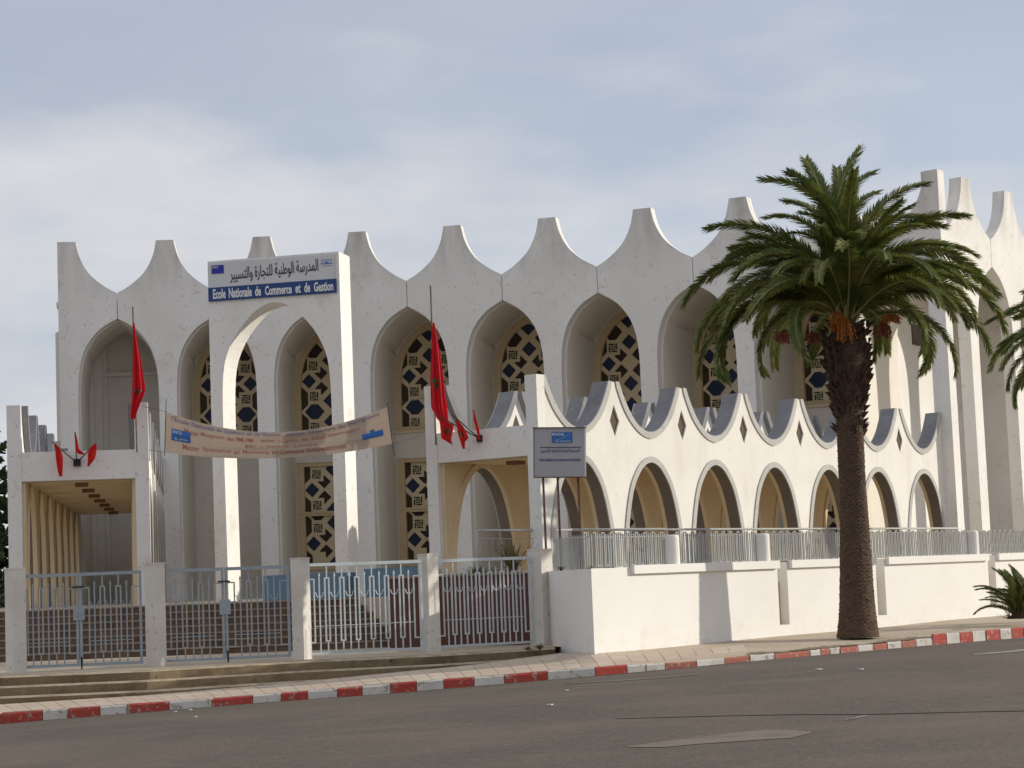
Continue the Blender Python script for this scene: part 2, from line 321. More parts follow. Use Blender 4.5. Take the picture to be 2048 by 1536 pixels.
def motif(zs, zlo, zhi, oct_col=m_blueg):
    "all pane outlines of a window whose star centre stands at height zs"
    out = []
    for rep in range(-2, 3):
        c = zs+rep*2*U_
        if c < zlo-2.6 or c > zhi+2.6: continue
        P = lambda pts, m: out.append(([(x*U_, c+z*U_) for x, z in pts], m))
        for sx in (1, -1):
            for sz in (1, -1):
                q = [(-.07, .25), (-.29, .47), (-.312, .448), (-.312, .272), (-.485, .272), (-.51, .25), (-.29, .03)]
                pts = [(x*sx, z*sz) for x, z in q]; P(pts if sx*sz > 0 else pts[::-1], m_browng)
                q = [(-.955, .17), (-.735, .38), (-.735, .77), (-.955, .96)]
                pts = [(x*sx, z*sz) for x, z in q]; P(pts[::-1] if sx*sz > 0 else pts, m_olive)
            P([(sx*.69+a, b) for a, b in ((.235, 0), (0, .245), (-.235, 0), (0, -.245))], m_blueg)
            P([(sx*.53+a, -1+b) for a, b in ((.325, 0), (.11, .245), (-.11, .245), (-.325, 0), (-.11, -.245), (.11, -.245))], oct_col if rep <= 0 else m_browng)
            P([(sx*.53+a, 1+b) for a, b in ((.325, 0), (.11, .245), (-.11, .245), (-.325, 0), (-.11, -.245), (.11, -.245))], m_browng) if rep == 0 and zhi > c+1.4 else None
        for s in (1, -1): P([(a, s*.66+b) for a, b in ((.245, 0), (0, .25), (-.245, 0), (0, -.25))], m_blueg)
    return out
def boxes(zs, zlo, zhi):
    return [(sx*.535*U_, zs+(rep*2+sz*.5)*U_) for rep in range(-2, 3) for sx in (1, -1) for sz in (1, -1) if zlo+.2 < zs+(rep*2+sz*.5)*U_ < zhi-.2]
pin = MB()
for k in range(4):
    a = k*pi/2; rr = lambda x, z: (x*cos(a)-z*sin(a), x*sin(a)+z*cos(a))
    pin.plate([rr(-.17, .115), rr(.07, .115), rr(.07, .17), rr(-.17, .17)], 0, .02)
    pin.plate([rr(-.085, .05), rr(.035, .05), rr(.035, .09), rr(-.085, .09)], 0, .02)
pin.plate([(-.022, -.022), (.022, -.022), (.022, .022), (-.022, .022)], 0, .02)
pin_me = pin.mesh('pinwheel_grille', m_greeng)
pane_cache = {}
def window(M, name, oc, zs, inner, outer, zlo, zhi, reveal=.22):
    "M: frame of the back wall of a niche; inner = convex outline of the glazed field, outer = outline of the hole in the wall"
    b = MB(); b.plate(outer, .0, .10, holes=[inner]); b.plate([(x*1.0, z) for x, z in outer], .10, .14, holes=[inner])
    fr = mk(name, mesh_c((name, oc, 'fr'), lambda: b.mesh('window_frame', m_tan)), M, school)
    ps = []; seen = set()
    for poly, m in motif(zs, zlo, zhi):
        if area(poly) < 0: poly = poly[::-1]
        c = clip(poly, inner)
        if len(c) < 3 or area(c) < .012: continue
        key = (round(sum(p[0] for p in c)/len(c), 2), round(sum(p[1] for p in c)/len(c), 2))
        if key in seen: continue
        seen.add(key); ps.append((c, m))
    def lat():
        g = MB(); g.plate(outer, .145, .21, holes=[shrink(c, .0) for c, m in ps]); return g.mesh('lattice', m_cream)
    mk('lattice', mesh_c((name, oc, 'lat'), lat), M, fr)
    for j, (c, m) in enumerate(ps):
        cx_ = sum(p[0] for p in c)/len(c); cz = sum(p[1] for p in c)/len(c)
        def pn():
            g = MB(); g.plate([((p[0]-cx_)*1.03, (p[1]-cz)*1.03) for p in c], 0, .012); return g.mesh('pane', m)
        key = tuple((round(p[0]-cx_, 2), round(p[1]-cz, 2)) for p in c)+(m.name,)
        mk('pane', mesh_c(key, pn), M@T(cx_, .195, cz), fr)
    for x, z in boxes(zs, zlo, zhi):
        if max(abs(x)+.2, 0) > 1.15: continue
        mk('pinwheel_grille', pin_me, M@T(x, .133, z), fr)
def shrink(c, d): return c
def mesh_c(key, fn):
    if key not in pane_cache: pane_cache[key] = fn()
    return pane_cache[key]
def arch_poly(hwid, ztop, zbot, k=1.0, n=ARCHS):
    r = [(hwid/1.54*x, ztop-d*k) for d, x in n]            # apex -> spring, right side
    right = [(r[-1][0], zbot)]+[p for p in reversed(r)]
    left = [(-x, z) for x, z in r[1:]]+[(-r[-1][0], zbot)]
    return right+left
outer_up = arch_poly(1.47, 10.56, 6.2, .97)
def offset_in(o, d):
    "points of a right-hand curve running down from the apex, moved inwards by d along the normal"
    r_ = []
    for k, p in enumerate(o):
        q0 = o[k-1] if k else (-o[1][0], o[1][1]); q1 = o[min(k+1, len(o)-1)]
        t = Vector((q1[0]-q0[0], q1[1]-q0[1])).normalized(); x, z = p[0]+t.y*d, p[1]-t.x*d
        r_.append((max(0.0, x), z))
    r_[0] = (0, o[0][1]-d); return r_
_c = [(1.47/1.54*x, 10.56-d*.97) for d, x in ARCHS]; _i = [p for k, p in enumerate(offset_in(_c, .27)) if k == 0 or p[0] > .06]; _i[0] = (0, 10.24)
inner_up = [(_i[-1][0], 6.36)]+_i[::-1]+[(-x, z) for x, z in _i[1:]]+[(-_i[-1][0], 6.36)]
inner_lo1 = [(-1.155, 3.10), (1.155, 3.10), (1.155, 4.92), (-1.155, 4.92)]
inner_lo2 = [(-1.155, 1.02), (1.155, 1.02), (1.155, 2.92), (-1.155, 2.92)]
outer_lo1 = [(-1.45, 3.01), (1.45, 3.01), (1.45, 5.08), (-1.45, 5.08)]
outer_lo2 = [(-1.45, .86), (1.45, .86), (1.45, 3.0), (-1.45, 3.0)]
hole_lo = [(-1.45, .86), (1.45, .86), (1.45, 5.08), (-1.45, 5.08)]
bw = [(-2.06, ZF), (2.06, ZF), (2.06, ZA+.5), (-2.06, ZA+.5)]
bw_full = mesh_plate('niche_back_wall', bw, .05, .45, m_niche, holes=[outer_up, hole_lo])
bw_up = mesh_plate('niche_back_wall', bw, .05, .45, m_niche, holes=[outer_up])
for k in range(1, 8):
    M = afr(R+D1+.006, ang(k+.5))
    mk('niche_back_wall', bw_full if k >= 2 else bw_up, M@T(0, .0, 0), school)
    M2 = M@T(0, .10, 0)
    window(M2, 'upper_window', 1, 8.40, inner_up, outer_up, 6.3, 10.4)
    if k >= 2:
        window(M2, 'lower_window', 1, 3.98, inner_lo1, outer_lo1, 3.1, 4.92)
        window(M2, 'lower_window', 2, 1.81, inner_lo2, outer_lo2, 1.02, 2.92)
        s = MB(); s.box((-1.5, -.12, .76), (1.5, .1, .86)); mk('window_sill', mesh_c('sill', lambda: s.mesh('window_sill', m_cream)), M@T(0, .05, 0), school)
    s2 = MB(); s2.box((-1.5, -.08, 6.10), (1.5, .1, 6.2)); mk('window_sill', mesh_c('sill2', lambda: s2.mesh('window_sill', m_cream)), M@T(0, .05, 0), school)
# bay 0: plain recess with folded pilasters
M = afr(R+D1+.006, ang(.5)); b = MB(); b.box((-2.0, .6, ZF), (2.0, 1.0, ZA+.5))
b.box((-1.75, .0, ZF), (-1.30, .6, ZA+.5)); b.box((-1.30, .22, ZF), (-1.0, .6, ZA+.5)); b.box((-1.0, .42, ZF), (-.80, .6, ZA+.5)); b.box((1.42, .0, ZF), (1.75, .6, ZA+.5)); b.box((-1.6, .35, 8.9), (1.6, .6, 9.05))
mk('recess_wall', b.mesh('recess_wall', m_niche), M, school)
# roof over niches and body
b = MB(); n = 24; r0, r1 = R+.45, R+18; pts = [pol(r0, ang(-.12+9.1*i/n)) for i in range(n+1)]+[pol(r1, ang(9-9.1*i/n)) for i in range(n+1)]
b.v = []; ol = [(p.x, p.y) for p in pts]
b.add([Vector((x, y, ZA+.56)) for x, y in ol]+[Vector((x, y, ZA+.74)) for x, y in ol], [tuple(reversed(range(len(ol)))), tuple(range(len(ol), 2*len(ol)))]+[(i, (i+1) % len(ol), len(ol)+(i+1) % len(ol), len(ol)+i) for i in range(len(ol))])
wpart('roof', b, m_wall, school)
# left end wall of the body
b = MB(); M = afr(R+4.4, ang(0)); b.box((-.50, 0, ZF), (-.15, 13.5, ZA-.45), M); wpart('end_wall', b, m_wall, school)
b = MB(); M = afr(R+17.6, ang(4.5))
for i in range(9):
    Mi = afr(R+17.5, ang(i+.5)); b.box((-2.7, 0, ZF), (2.7, .4, ZA+.5), Mi)
wpart('rear_wall', b, m_wall, school)
# bay 8: open corner loggia, its left wall runs on radially with a small window; the right end is a screen of the same arches
PS = .640
cor = pol(R, ang(9)); MC = afr(R, ang(9))
u_e = (sin(PS), cos(PS)); d_e = (-cos(PS), sin(PS))
org = MC@Vector((.17, 0, 0)); ME = frame((org.x, org.y, 0), u_e, d_e)
b = MB(); b.box((.015, -.001, ZF), (.55, .62, ZT-.005), ME@T(0, .012, 0)); wpart('corner_pier', b, m_wall, school)
e1 = panel_outline(HW)
pe = mesh_plate('end_screen_panel', e1, 0, .46, m_wall)
for s in (2.38, 6.14, 9.9, 13.66): mk('end_screen_panel', pe, ME@T(s, .03, 0), school)
M8 = afr(R+D1, ang(8)); b = MB()
b.box((.12, 0, ZF), (.42, 13.4, ZA+.5), M8); wpart('loggia_wall', b, m_wall, school)
b = MB(); b.box((.36, 2.0, 8.35), (.46, 3.4, 9.15), M8); wpart('loggia_window', b, m_dark, school)
b = MB(); b.box((12.4, .5, ZF), (12.8, 4.6, ZA+.5), ME); wpart('loggia_end_wall', b, m_wall, school)
b = MB(); b.box((12.3, 1.0, 7.9), (12.42, 2.3, 9.2), ME); b.box((12.3, .9, 1.7), (12.42, 1.5, 3.0), ME); wpart('loggia_window', b, m_dark, school)
b = MB(); b.box((.6, .22, .55), (17, .28, .66), ME); wpart('loggia_rail', b, m_rail, school)

# ------------------------------------------------------------------ the two covered walkways
AZ_ = [(0, 0), (.03, .20), (.1, .38), (.24, .60), (.55, .89), (.9, 1.10), (1.42, 1.28), (1.98, 1.41), (2.6, 1.50), (3.55, 1.57)]
ARC2 = smooth_tab(AZ_, 2); ZC, ZAT, ZAV = 5.225, 3.252, 3.731
BL = 3.363; HB = BL/2
SCOOP = [(0, 0), (.12, .015), (.25, .07), (.37, .16), (.49, .29), (.60, .45), (.695, .63), (.78, .815), (.85, 1.0)]   # share of half bay, share of height
SC2 = smooth_tab(SCOOP, 2)
LIP = .19
def scoop(x0, off=0): # points from middle of the bay outwards; off lowers the curve
    return [(u*HB+off*min(1, u*1.6)*.85, ZAV+LIP+(ZC-ZAV-LIP)*h-off*(1-.62*min(1, u*1.25))) for u, h in SC2]
def wk_outline(kind):
    a = [(HB-.06, ZF)] if False else []
    side = [(HB-x, ZAT-d) for d, x in reversed(ARC2)]
    side[0] = (side[0][0], ZF)
    mid = [(HB-.001, ZAT), (HB-.001, ZAV)]
    sc = [(HB-x, z) for x, z in scoop(0, LIP)][1:]
    sc[-1] = (max(.03, sc[-1][0]), ZC-.01)
    r = side[:-1]+mid+sc
    if kind == 'full': return r+[(-x, z) for x, z in reversed(r)]
    return r+[(-.0, ZC-.01), (-.0, ZF)]
def lip_arch():
    o = [(x, ZAT-d) for d, x in ARC2]; o[-1] = (o[-1][0], ZF)
    i = offset_in(o, .165); i = [p for k, p in enumerate(i) if k == 0 or p[0] > .04]; i[-1] = (i[-1][0], ZF)
    full_o = [(-x, z) for x, z in reversed(o)]+o[1:]
    full_i = [(-x, z) for x, z in reversed(i)]+i[1:]
    return full_o+full_i[::-1]
def lip_scoop():
    lo = scoop(0, LIP); hi = scoop(0, 0); lo[-1] = (lo[-1][0], ZC)
    L_ = [(-x, z) for x, z in reversed(lo)]+lo[1:]; H_ = [(-x, z) for x, z in reversed(hi)]+hi[1:]
    return L_+H_[::-1]
DIA = [(0, 3.74), (.225, 4.16), (0, 4.60), (-.225, 4.16)]
wo = wk_outline('full'); wh = wk_outline('half')
def arcade_set():
    d = {}
    d['pier'] = mesh_plate('arcade_pier', wo, 0, .33, m_arc, holes=[DIA])
    d['pier_half'] = mesh_plate('arcade_pier', wh, 0, .33, m_arc)
    d['pier_halfL'] = mesh_plate('arcade_pier', [(-x, z) for x, z in reversed(wh)], 0, .33, m_arc)
    lin = [p for p in wo if p[1] < 3.3]
    li = [(x, min(z, 3.2)) for x, z in wk_side()]
    d['liner'] = mesh_plate('interior_lining', li+[(-x, z) for x, z in reversed(li)], .332, .42, m_inner)
    d['dia'] = mesh_plate('lozenge_shade', [(x*1.15, 4.16+(z-4.16)*1.1) for x, z in DIA], .05, .32, m_brown)  # brown plate in the hole, coloured as the shade inside it
    def lip(nm, ol, y, mb_):
        b = MB(); b.plate(ol, -.035, .0, m=0); b.plate(ol, .001, y, m=1)
        if nm == 'arch_lip': b.plate(ol, y+.001, .47, m=2)
        return b.mesh(nm, [m_grey, mb_, m_inner])
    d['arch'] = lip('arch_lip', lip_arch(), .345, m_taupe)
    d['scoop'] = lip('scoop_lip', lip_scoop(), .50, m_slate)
    lih = [(x, z) for x, z in wk_side()]+[(0, 3.2), (0, ZF)]
    d['linerR'] = mesh_plate('interior_lining', lih, .332, .42, m_inner)
    d['linerL'] = mesh_plate('interior_lining', [(-x, z) for x, z in reversed(lih)], .332, .42, m_inner)
    return d
def wk_side():
    s = [(HB-x, ZAT-d) for d, x in reversed(ARC2)]; s[0] = (s[0][0], ZF)
    return s[:-1]+[(HB-.002, ZAT-.04), (HB-.002, 3.2)]
AS = arcade_set()
def walkway(name_label, ctr, psi, width, nb, beam_mat=m_wall, lamp_side=0):
    "ctr: middle of the front, psi: direction it runs in (clockwise from +Y)"
    u = Vector((sin(psi), cos(psi), 0)); rt = Vector((cos(psi), -sin(psi), 0))
    root = thing('covered_walkway', name_label, 'covered walkway', (ctr[0], ctr[1], ZF))
    hw = width/2
    # right wall: seen from its right side local x must run along +u, depth to the left
    MR = frame((ctr[0]+rt.x*hw, ctr[1]+rt.y*hw, 0), (u.x, u.y), (-rt.x, -rt.y))
    ML = frame((ctr[0]-rt.x*hw, ctr[1]-rt.y*hw, 0), (-u.x, -u.y), (rt.x, rt.y))
    for Mw, sg in ((MR, 1), (ML, -1)):
        for i in range(nb+1):
            Mi = Mw@T(sg*i*BL, 0, 0)
            if i in (0, nb):
                e_ = (i == 0) == (sg > 0)
                p = mk('arcade_pier', AS['pier_half' if e_ else 'pier_halfL'], Mi, root); mk('interior_lining', AS['linerR' if e_ else 'linerL'], Mi, p)
            else:
                p = mk('arcade_pier', AS['pier'], Mi, root); mk('lozenge_shade', AS['dia'], Mi, p)
                mk('interior_lining', AS['liner'], Mi, p)
            if i < nb:
                Mj = Mw@T(sg*(i+.5)*BL, 0, 0)
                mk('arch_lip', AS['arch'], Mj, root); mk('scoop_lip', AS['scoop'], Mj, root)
    MF = frame((ctr[0], ctr[1], 0), (rt.x, rt.y), (u.x, u.y))
    ln = nb*BL
    b = MB(); b.box((-hw+.44, .0, 3.33), (hw-.44, ln, 3.5), MF); wpart('roof_slab', b, m_wall, root)
    b = MB(); b.box((-hw+.43, .30, 3.16), (hw-.43, ln, 3.325), MF); c = wpart('ceiling', b, m_inner, root)
    for i in range(nb):
        b = MB(); b.box((-.17, i*BL+1.1, 3.06), (.17, i*BL+1.5, 3.165), MF@T(lamp_side, 0, 0)); wpart('ceiling_lamp', b, m_soff, c)
    for s in (-1, 1):
        b = MB(); x0, x1 = (-hw-.04, -hw+.33) if s < 0 else (hw-.33, hw+.04)
        b.box((x0, -.16, ZF), (x1, .18, ZC), MF); wpart('front_post', b, beam_mat, root)
    b = MB(); b.box((-hw+.33, -.14, 3.17), (hw-.33, .16, 3.95), MF); wpart('front_beam', b, beam_mat, root)
    return MF, root
# right walkway: its right wall starts one bay before the first full peak
PR = .6444; ur = Vector((sin(PR), cos(PR), 0)); rr_ = Vector((cos(PR), -sin(PR), 0))
p0 = Vector((2.703, 55.037, 0))-ur*BL; WD = 3.62
cR = p0-rr_*WD/2
MFR, walkR = walkway('white covered walkway on the right with seven sunlit parabolic arches under scooped crests', (cR.x, cR.y), PR, WD, 7)
# left walkway
cL = (at(158, 955, 55.6)); PL = -.152
MFL, walkL = walkway('white covered walkway at the left, seen end on, with a cream ceiling', (cL.x, cL.y), PL, 3.66, 7)

# ------------------------------------------------------------------ portal with the big sign
PA = .225; PK = 62.8/54.8; PP = at(564, 1180, 62.8); MP = frame((PP.x, PP.y, 0), (cos(PA), -sin(PA)), (sin(PA), cos(PA)))@Matrix.Scale(PK, 4)
PW = 1.86; PTOP = 8.93; PT = .95
portal = thing('entrance_portal', 'tall free-standing white arched portal carrying the blue and white school sign', 'gateway', (PP.x, PP.y, ZF))
pc = [(0, 0), (.02, .15), (.09, .34), (.2, .52), (.36, .71), (.74, 1.05), (1.19, 1.31), (1.65, 1.46), (2.3, 1.52), (3.1, 1.53)]
pcs = smooth_tab(pc, 2); PAZ = 7.70
ol = [(-PW, ZF), (-1.50, ZF)]+[(-x, PAZ-d) for d, x in reversed(pcs)]+[(x, PAZ-d) for d, x in pcs[1:]]+[(1.50, ZF), (PW, ZF), (PW, PTOP), (-PW, PTOP)]
mk('portal_frame', mesh_plate('portal_frame', ol, 0, PT, m_wall), MP, portal)
def text_mesh(body, name, m, size=1, bold=0, fit=None, ext=.004):
    c = bpy.data.curves.new(name, 'FONT'); c.body = body; c.size = size; c.offset = bold; c.extrude = ext; c.resolution_u = 2
    o = bpy.data.objects.new(name, c); me = bpy.data.meshes.new_from_object(o); bpy.data.objects.remove(o); bpy.data.curves.remove(c)
    xs = [v.co.x for v in me.vertices]; ys = [v.co.y for v in me.vertices]; x0, x1, y0, y1 = min(xs), max(xs), min(ys), max(ys)
    w_, h_ = fit
    for v in me.vertices:
        v.co = ((v.co.x-x0)/(x1-x0)*w_, -v.co.z, (v.co.y-y0)/(y1-y0)*h_)
    me.materials.clear(); me.materials.append(m); me.name = name
    return me
AR = {'ا': ('\ufe8d', '\ufe8e'), 'د': ('\ufea9', '\ufeaa'), 'ر': ('\ufead', '\ufeae'), 'و': ('\ufeed', '\ufeee'), 'ة': ('\ufe93', '\ufe94'),
      'ل': ('\ufedd', '\ufede', '\ufedf', '\ufee0'), 'م': ('\ufee1', '\ufee2', '\ufee3', '\ufee4'), 'س': ('\ufeb1', '\ufeb2', '\ufeb3', '\ufeb4'),
      'ط': ('\ufec1', '\ufec2', '\ufec3', '\ufec4'), 'ن': ('\ufee5', '\ufee6', '\ufee7', '\ufee8'), 'ي': ('\ufef1', '\ufef2', '\ufef3', '\ufef4'),
      'ت': ('\ufe95', '\ufe96', '\ufe97', '\ufe98'), 'ج': ('\ufe9d', '\ufe9e', '\ufe9f', '\ufea0')}
def shape(s):
    o = ''
    for w_ in s.split(' '):
        for i, ch in enumerate(w_):
            prev = i > 0 and len(AR[w_[i-1]]) == 4; nxt = i < len(w_)-1 and len(AR[ch]) == 4
            o += AR[ch][(3 if prev else 2) if nxt else (1 if prev else 0)]
        o += ' '
    return o.strip()[::-1]
ARTXT = shape('المدرسة الوطنية للتجارة والتسيير')
sign = thing('school_sign', 'wide blue and white name board fixed across the top of the arched portal', 'sign', (PP.x, PP.y, 7.75+0))
b = MB(); b.box((-1.84, -.05, 8.20), (1.74, -.003, 8.87), MP); wpart('white_board', b, m_swhite, sign)
b = MB(); b.box((-1.84, -.06, 7.83), (1.78, -.003, 8.198), MP); wpart('blue_strip', b, m_sblue, sign)
for wd_, x0_, x1_, h_ in (('Ecole', -1.70, -1.38, .27), ('Nationale', -1.30, -.72, .27), ('de', -.64, -.49, .27), ('Commerce', -.39, .28, .26), ('et', .37, .50, .235), ('de', .59, .74, .27), ('Gestion', .83, 1.31, .26)):
    sc1 = 1.13; mk('lettering', text_mesh(wd_, 'lettering', m_letw, bold=.030, fit=((x1_-x0_)*sc1, h_)), MP@T(-1.70+(x0_+1.70)*sc1, -.068, 7.88), sign)
mk('lettering', text_mesh(ARTXT, 'lettering', m_letd, bold=.006, fit=(2.50, .42)), MP@T(-1.20, -.058, 8.28)@Matrix.Rotation(-.03, 4, 'Y'), sign)
b = MB(); b.box((-1.73, -.062, 8.57), (-1.38, -.052, 8.80), MP); lg = wpart('logo_plate', b, m_logo, sign)
mk('lettering', text_mesh('ENCG', 'lettering', m_letw, bold=.01, fit=(.17, .05)), MP@T(-1.70, -.068, 8.72), sign)
b = MB()
for k, (z, a, c_, hh) in enumerate(((8.72, 1.37, 1.68, .010), (8.675, 1.37, 1.68, .006), (8.61, 1.36, 1.70, .022), (8.56, 1.38, 1.68, .008))): b.box((a, -.060, z), (c_, -.052, z+hh), MP)
b.plate([(1.48, 8.63), (1.58, 8.63), (1.53, 8.68)], -.060, -.052); 
for i in range(len(b.v)-6, len(b.v)): b.v[i] = MP@b.v[i]
wpart('wave_emblem', b, m_logo2, sign)

# ------------------------------------------------------------------ ground, platform, stairs
HZ = lambda x: 1162.3-.0391*(x-1024)
KT = [(0,1426),(85,1420.5),(200,1413),(253,1409),(338,1403.5),(423,1397.5),(505,1391),(615,1382),(675,1377),(780,1367),(834,1363),(887,1359),(947,1354.5),(1007,1350),(1095,1342.5),(1190,1335),(1254,1330),(1330,1326),(1392,1321.5),(1447,1316.5),(1497,1311.5),(1550,1307),(1616,1301),(1656,1297),(1713,1292),(1746,1289),(1773,1285.5),(1831,1280),(1865,1276.5),(1971,1268),(2048,1262)]
KD = [(0, 39.7), (505, 40.2), (780, 40.6), (1190, 41.4), (1400, 42.3), (1600, 43.7), (1866, 46.2), (2048, 48.2)]
KBZ = [(0, -2.33), (505, -2.157), (780, -2.09), (1190, -1.945), (1536, -1.83), (1866, -1.775), (2048, -1.765)]
def kpt(px):
    q = max(-60, min(2110, px)); p = at(q, ip(KT, q), ip(KD, q))
    if px != q:                                   # straight on beyond the picture
        g = at(q+(-20 if px < q else 20)*-1, ip(KT, q+(20 if px < q else -20)), ip(KD, q+(20 if px < q else -20)))
        d = (p-g)/20; p = p+d*abs(px-q); p.z = (p-d*abs(px-q)).z
    return p
def kzb(px): return clampi(KBZ, px)
BK = [(0, 1409, 41.6), (300, 1390, 41.95), (605, 1364, 43.7), (812, 1344, 44.0), (955, 1330, 44.7), (1117, 1309.5, 45.6), (1187, 1307.5, 43.5), (1300, 1297.5, 45.1), (1462, 1280, 47.6), (1558, 1271, 49.1), (1750, 1255.5, 52.3), (1906, 1239, 55.3), (2048, 1227, 58.5)]
def bpt(px):
    q = max(-60, min(2110, px))
    p = at(q, ip([(a, b) for a, b, c in BK], q), ip([(a, c) for a, b, c in BK], q))
    if px != q: p = p+(kpt(px)-kpt(q)); 
    return p
xs = list(range(-700, 2900, 20))
# the far ground under everything
b = MB(); b.add([(-900, -300, -3.1), (900, -300, -3.1), (900, 1500, -3.1), (-900, 1500, -3.1)], [(0, 1, 2, 3)]); wpart('ground', b, m_earth, None, kind='structure')
# road
b = MB(); rows = [0, .5, 1.2, 2.5, 5, 7, 9, 15, 24, 34, 44, 52]; vs_ = []
for px in xs:
    p = kpt(px)
    for t in rows: vs_.append((p.x, p.y-t+.06, kzb(px)+min(t, 7)*.012-max(0, t-9)*.006))
n = len(rows); b.add(vs_, [(i*n+j, i*n+j+1, (i+1)*n+j+1, (i+1)*n+j) for i in range(len(xs)-1) for j in range(n-1)]); wpart('road', b, m_road, None, smooth=True, kind='structure')
def roadz(px, t): return kzb(px)+min(t, 7)*.012-max(0, t-9)*.006
def ribbon(name, pts, m, dz, **k):   # pts: (px, t0, t1) along the road
    b = MB(); vs_ = []
    for px, t0, t1 in pts:
        p = kpt(px); vs_ += [(p.x, p.y-t0+.06, roadz(px, t0)+dz), (p.x, p.y-t1+.06, roadz(px, t1)+dz)]
    b.add(vs_, [(2*i, 2*i+1, 2*i+3, 2*i+2) for i in range(len(pts)-1)]); return wpart(name, b, m, None, kind='structure', **k)
# dusty gutter by the kerb, a worn pale patch, faint lines
rnd = random.Random(3)
ribbon('gutter_dust', [(x, -.02, .10+.16*rnd.random()) for x in range(-700, 1500, 9)], m_gut, .004)
def road_px(px, py):      # a picture point on the road -> world, by marching
    for it in range(600):
        Y = 16+it*.06; p = at(px, py, Y)
        # nearest kerb sample by X
        lo, hi = -60, 2110
        for _ in range(18):
            md = (lo+hi)/2
            if kpt(md).x < p.x: lo = md
            else: hi = md
        kp = kpt(lo); t = kp.y+.06-p.y
        if t < 0: continue
        if p.z <= roadz(lo, t): return p
    return at(px, py, 24)
def road_patch(name, poly, m, dz=.006):
    ws = []
    for x, y in poly:
        p = at(x, y, z=-1.9)
        for _ in range(12):
            lo, hi = -60, 2110
            for _ in range(16):
                md = (lo+hi)/2
                if kpt(md).x < p.x: lo = md
                else: hi = md
            t = max(0, kpt(lo).y+.06-p.y); p = at(x, y, z=roadz(lo, t)+dz)
        ws.append(p)
    return ws
def road_strip(name, top, bot, m, dz=.006, kind='structure'):
    a = road_patch(name, top, m, dz); c = road_patch(name, bot, m, dz); b = MB()
    b.add(a+c, [(i, i+1, len(a)+i+1, len(a)+i) for i in range(len(a)-1)]); wpart(name, b, m, None, kind=kind)
road_strip('worn_patch', [(1255, 1493), (1330, 1482), (1400, 1474), (1470, 1465), (1530, 1459.5), (1580, 1460), (1622, 1463)], [(1255, 1494.5), (1330, 1494), (1400, 1487.5), (1470, 1483), (1530, 1478.5), (1580, 1476), (1622, 1466)], m_patch)
road_strip('lane_line', [(1948, 1308), (2000, 1303), (2060, 1297)], [(1948, 1309.5), (2000, 1306), (2060, 1301)], m_mark, .008)
road_strip('lane_line', [(1130, 1366), (1240, 1360), (1330, 1353), (1400, 1347)], [(1130, 1367.2), (1240, 1361.8), (1330, 1355), (1400, 1348.6)], m_patch, .008)
road_strip('lane_line', [(1690, 1439), (1735, 1429)], [(1690, 1440.5), (1735, 1431.5)], m_mark, .008)
road_strip('tar_joint', [(1230, 1436), (1420, 1430.5), (1600, 1427), (1720, 1427), (1850, 1424), (2060, 1419)], [(1230, 1437), (1420, 1431.8), (1600, 1428.3), (1720, 1428.5), (1850, 1425.5), (2060, 1421)], m_crack, .009)
for k, (x, y) in enumerate([(350, 1424), (381, 1420), (390, 1434), (1638, 1339), (1722, 1339), (1134, 1381), (1100, 1410)]):
    p = road_patch('x', [(x, y)], None, .01)[0]; b = MB(); s_ = .014+.012*rnd.random(); b.box((-s_*1.6, -s_*2, 0), (s_*1.6, s_*2, .015), Matrix.Translation(p)@Rz(k*.7))
    o = wpart('litter_scrap', b, m_litter, None); o['label'] = ['small white scrap on the asphalt below the third red kerb stone', 'white scrap farthest right in the pair near the left kerb', 'pale scrap lying lowest near the left kerb', 'white scrap on the road, left one in front of the palm tree', 'white scrap on the road, right one in front of the palm tree', 'white speck on the asphalt in front of the wall corner', 'faint white speck lying lower on the asphalt below the wall corner'][k]; o['category'] = 'litter'
# kerb of separate red and white stones
kerb = MB(); kerb.box((0, 0, -.1), (.1, .1, -.05)); 
bounds = [-520,-460,-400,-340,-280,-220,-160,-100,-45,0,85,135,200,253,338,423,505,562,615,674,724,780,833,887,948,1008,1095,1190,1254,1330,1393,1449,1500,1549,1620,1641,1660,1680,1716,1747,1775,1803,1832,1865,1893,1920,1945,1972,2000,2023,2048,2075,2100,2125,2150,2180,2210,2240,2270,2300,2340,2380,2420]
b = MB(); vs_ = []                     # concrete bed carrying the stones
for px in range(-520, 2421, 20):
    p = kpt(px); vs_ += [(p.x, p.y+.05, kzb(px)-.12), (p.x, p.y+.30, kzb(px)-.12), (p.x, p.y+.30, p.z-.05), (p.x, p.y+.05, p.z-.05)]
b.add(vs_, [(4*i+j, 4*i+(j+1) % 4, 4*i+4+(j+1) % 4, 4*i+4+j) for i in range(len(vs_)//4-1) for j in range(4)])
kerb = wpart('kerb', b, m_walk, None, kind='structure')
i0 = bounds.index(0)
